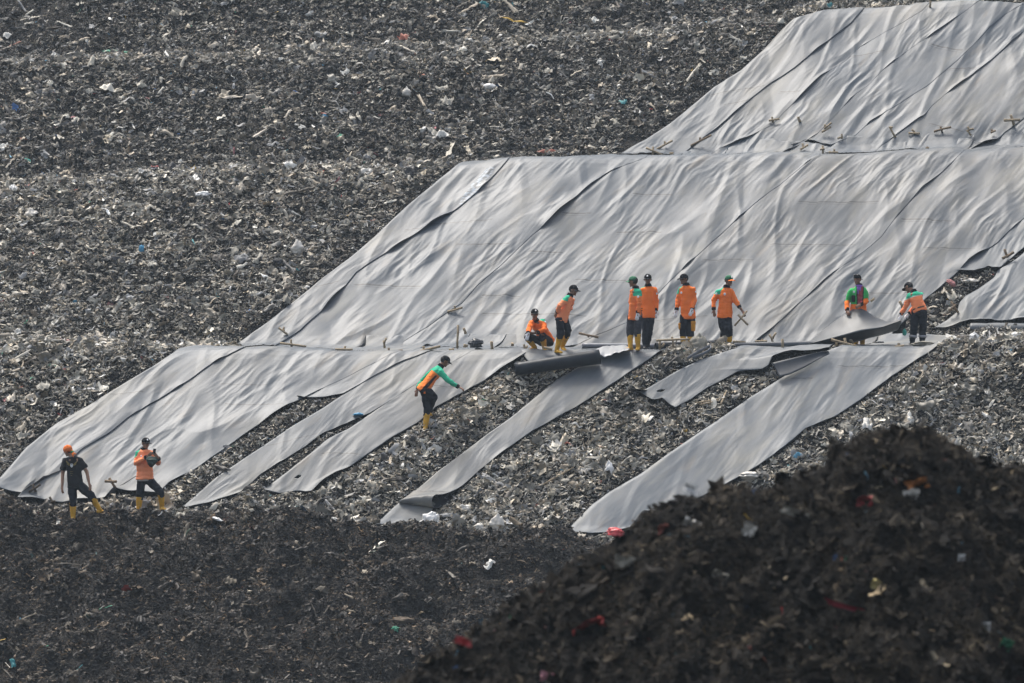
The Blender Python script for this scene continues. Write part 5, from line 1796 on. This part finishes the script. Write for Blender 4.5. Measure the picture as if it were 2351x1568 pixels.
bag('bright white plastic bag at the mouth of the curled strip', 987, 1197, 44, 42, M_BAGW, seed=1, ang=-35)
bag('low pale plastic bag in front of the foot of the curled strip', 938, 1213, 44, 18, M_BAGC, seed=2, pinch=False)
bag('shiny clear plastic bag on the garbage right of the curled strip', 1141, 1203, 36, 34, M_BAGC, seed=3, ang=-15)
bag('cream plastic bag beside the shiny clear one', 1100, 1211, 26, 20, M_BAGC, seed=4, ang=-30)
bag('pale flat bag in the garbage above the bright white bag', 1067, 1168, 30, 18, M_BAGC, seed=5, pinch=False)
bag('white plastic bag standing alone between the two long strips', 1398, 1078, 24, 32, M_BAGW, seed=6)
bag('red plastic bag at the foot of the bright sheet beside the near mound', 1412, 1224, 46, 26, M_BAGR, seed=7, pinch=False, crumple=.22)
bag('crumpled black bag on the terrace left of the squatting worker', 1093, 789, 34, 24, M_BAGK, Y=100.7, seed=8, pinch=False, crumple=.24)
bag('pale lump of plastic on the garbage right of the bright sheet, near the mound', 1720, 1092, 44, 18, M_BAGC, seed=9, pinch=False)
bag('white plastic bag high in the garbage at the upper right, beside the upper sheets', 1125, 200, 28, 18, M_BAGW, seed=10, pinch=False)
bag('pale triangular bag on the upper garbage slope', 934, 214, 22, 22, M_BAGC, seed=11)
bag('dull white bag in the garbage left of the middle slope sheets', 684, 571, 30, 30, M_BAGC, seed=12)
bag('white flattened bag on the garbage bench above the middle slope', 466, 447, 34, 16, M_BAGW, seed=13, pinch=False)
bag('small white bag near the left edge of the photo', 32, 436, 26, 20, M_BAGW, seed=14)
bag('pale pink tangled bag on the garbage at the left', 74, 494, 30, 26, M_BAGC, seed=15, crumple=.24)
bag('teal scrap of plastic at the far left of the slope', 64, 372, 16, 14, M_BAGT, cat='plastic scrap', name='plastic_scrap', seed=16, pinch=False)
bag('light blue scrap of plastic in the upper garbage', 746, 268, 16, 12, M_BAGB, cat='plastic scrap', name='plastic_scrap', seed=17, pinch=False)
bag('blue scrap of plastic left of the middle slope', 326, 572, 12, 18, M_BAGB, cat='plastic scrap', name='plastic_scrap', seed=18, pinch=False)
bag('blue cloth lying at the top of the narrow garbage gap', 822, 951, 22, 7, M_BAGB, cat='cloth', name='cloth', seed=19, pinch=False)
bag('grey dusty sack standing behind the worker with cargo pockets', 1601, 790, 40, 38, M_SACK, Y=100.45, cat='sack', name='sack', seed=20, ang=-18)
bag('flat dusty sack lying at the boots of the worker bending at the trash gap', 2118, 790, 50, 12, M_SACK, Y=100.4, cat='sack', name='sack', seed=21, pinch=False)
bag('teal bottle in the trash gap beside the bending worker', 2076, 764, 10, 17, M_BAGT, Y=101.0, cat='bottle', name='bottle', seed=22, pinch=True, crumple=.2)
bag('pinkish rag at the top of the trash gap', 2184, 652, 26, 14, mat_simple('pink_rag', (.42, .20, .19), .85, .2, .2, 9), cat='rag', name='rag', seed=23, pinch=False, ang=-40, crumple=.25)
bag('cream rag in the upper part of the trash gap', 2226, 645, 36, 11, M_BAGC, cat='rag', name='rag', seed=24, pinch=False, crumple=.25)
bag('cream bag in front of the folded sheet bend at the right', 2236, 774, 22, 20, M_BAGW, Y=100.2, seed=25)
bag('second cream bag by the folded sheet bend, near the photo edge', 2330, 772, 26, 16, M_BAGW, Y=100.2, seed=26)
bag('white scrap lying on the dark soil below the phone user', 500, 1192, 26, 8, M_BAGW, cat='plastic scrap', name='plastic_scrap', seed=27, pinch=False, ang=-20)
bag('pale bag on the dark soil ridge right of the two left workers', 615, 1192, 22, 14, M_BAGC, seed=28, pinch=False)
bag('torn brown carton hole in the dark soil at the bottom', 920, 1424, 60, 18, M_WOODD, cat='carton', name='carton', seed=29, pinch=False, crumple=.25)
bag('pink scrap on the dark soil at the lower left', 128, 1475, 12, 10, mat_simple('pink_film', (.6, .16, .25), .5, .4), cat='plastic scrap', name='plastic_scrap', seed=30, pinch=False)
bag('red rag on the dark soil ridge', 650, 1282, 22, 10, M_BAGR, cat='rag', name='rag', seed=31, pinch=False)
# on the near mound (out of focus)
YM = lambda px, py: mound_hit(px, py)


def mound_hit(px, py):
    Ys = np.linspace(30, 39.5, 500)
    x = (px - CX) / F * Ys
    zz = z_mound(x, Ys) + mound_lumps(x, Ys)
    k = np.argmax(zz > (CY - py) / F * Ys)
    return Ys[k] - .03


for lab, px, py, w, h, m, nm, cat in [
        ('orange and white wrapper near the top of the near mound', 2108, 1118, 44, 26, M_BAGO, 'wrapper', 'wrapper'),
        ('pale torn wrapper just below the orange one on the near mound', 2095, 1140, 30, 24, M_BAGC, 'wrapper', 'wrapper'),
        ('white scrap on the crest of the near mound', 1586, 1122, 26, 12, M_BAGW, 'plastic_scrap', 'plastic scrap'),
        ('cream torn ring of plastic on the left side of the near mound', 1586, 1208, 32, 24, M_BAGC, 'plastic_scrap', 'plastic scrap'),
        ('pale hanging rag on the near mound below the crest', 1720, 1218, 26, 40, M_BAGC, 'rag', 'rag'),
        ('red cloth at the lower left of the near mound', 1352, 1444, 66, 26, mat_simple('dull_red_cloth', (.22, .03, .025), .85, .2), 'cloth', 'cloth'),
        ('bright red scrap at the left foot of the near mound', 1062, 1472, 34, 12, M_BAGR, 'plastic_scrap', 'plastic scrap'),
        ('pinkish brick coloured lump by the crest of the near mound', 1524, 1216, 22, 22, mat_simple('brick_pink', (.26, .09, .07), .85, .2), 'lump', 'lump'),
        ('yellowish shred on the right of the near mound', 2012, 1342, 20, 40, mat_simple('yellow_shred', (.45, .38, .16), .8, .2), 'plastic_scrap', 'plastic scrap'),
        ('dark red string lying across the near mound', 1960, 1398, 110, 8, mat_simple('dark_red_cord', (.16, .012, .02), .85, .2), 'cord', 'cord'),
        ('beige round lump at the middle of the near mound', 1650, 1325, 30, 22, M_SACK, 'lump', 'lump'),
        ('white scrap at the right side of the near mound', 2208, 1280, 14, 30, M_BAGW, 'plastic_scrap', 'plastic scrap'),
        ('small white scrap near the lower right of the near mound', 2262, 1440, 20, 18, M_BAGW, 'plastic_scrap', 'plastic scrap'),
        ('green scrap at the lower right of the near mound', 2310, 1480, 24, 20, M_GREENCAP, 'plastic_scrap', 'plastic scrap'),
        ('pink scrap at the bottom edge of the near mound', 1258, 1556, 30, 16, mat_simple('pink_paper', (.5, .25, .28), .8, .2), 'plastic_scrap', 'plastic scrap'),
        ('cream crumpled bag on the left flank of the near mound', 1440, 1295, 54, 24, M_SACK, 'plastic_bag', 'plastic bag'),
        ('long beige shred below the crest of the near mound', 1830, 1178, 60, 14, M_SACK, 'rag', 'rag'),
        ('dark red wrapper right of the long beige shred', 1985, 1150, 30, 16, mat_simple('dull_red_film', (.25, .03, .03), .6, .3), 'wrapper', 'wrapper')]:
    yy = YM(px, py)
    rr_ = np.random.default_rng(int(px))
    fs = film_shape(rr_, 15, w / F * yy * 1.15, min(1.0, h / w * 1.25))
    fs = np.stack([fs[:, 0], fs[:, 2] * 1.0 + fs[:, 1] * -.35, fs[:, 1]], 1)
    a_ = rr_.uniform(-.5, .5); fs = np.stack([fs[:, 0] * math.cos(a_) - fs[:, 2] * math.sin(a_), fs[:, 1], fs[:, 0] * math.sin(a_) + fs[:, 2] * math.cos(a_)], 1)
    cc_ = at_depth(px, py, yy - .03)
    fm_ = mesh_np(nm, fs + cc_, grid_quads(15, 15)); smooth(fm_)
    tag(link(nm, fm_, m, origin=cc_), lab, cat)

# dark rubber strip in the garbage below the sack
pth = [at(*q) + np.array([0, -.08, .08]) for q in ((1578, 832), (1600, 818), (1622, 806), (1632, 803), (1630, 812), (1612, 822), (1590, 830))]
V = tube(smooth_line(np.array(pth), 30, 3), .045, .014, (0, -.6, .8), 10, .5)
sm_ = mesh_np('rubber_strip', *V); smooth(sm_)
tag(link('rubber_strip', sm_, M_ROLLG, origin=pth[0]), 'grey rubber strip folded on the garbage below the dusty sack', 'rubber strip')

# phone and bag of the phone user
_w = p2[1]
pc = at_depth(104.9 + 1645 * .1516, 978.6 + 378 * .1516, _w['Fa'][1] - .03)
ph = fuse('phone', [tube([pc + np.array([-.012, 0, -.055]), pc + np.array([.012, 0, .055])], [.034, .034], [.007, .007], (1, 0, 0), 8, .1)], .005, 1)
tag(link('phone', ph, M_PHONE, origin=pc), 'dark phone held up in both hands by the worker at the lower left', 'phone')
bc = at_depth(104.9 + 1610 * .1516, 978.6 + 530 * .1516, _w['Fa'][1] - .02)
bp_ = fuse('shoulder_bag', [tube([bc + np.array([0, .02, .085]), bc + np.array([0, 0, .02]), bc + np.array([-.01, 0, -.06]), bc + np.array([-.015, .02, -.115])], [.105, .128, .088, .030], [.05, .075, .06, .02], (1, 0, 0), 14, .4)], .009, 3)
wrinkle(bp_, .010, 12, 4)
tag(link('shoulder_bag', bp_, M_GREENP, origin=bc), 'dark green bag hanging from the forearms of the phone user', 'bag')
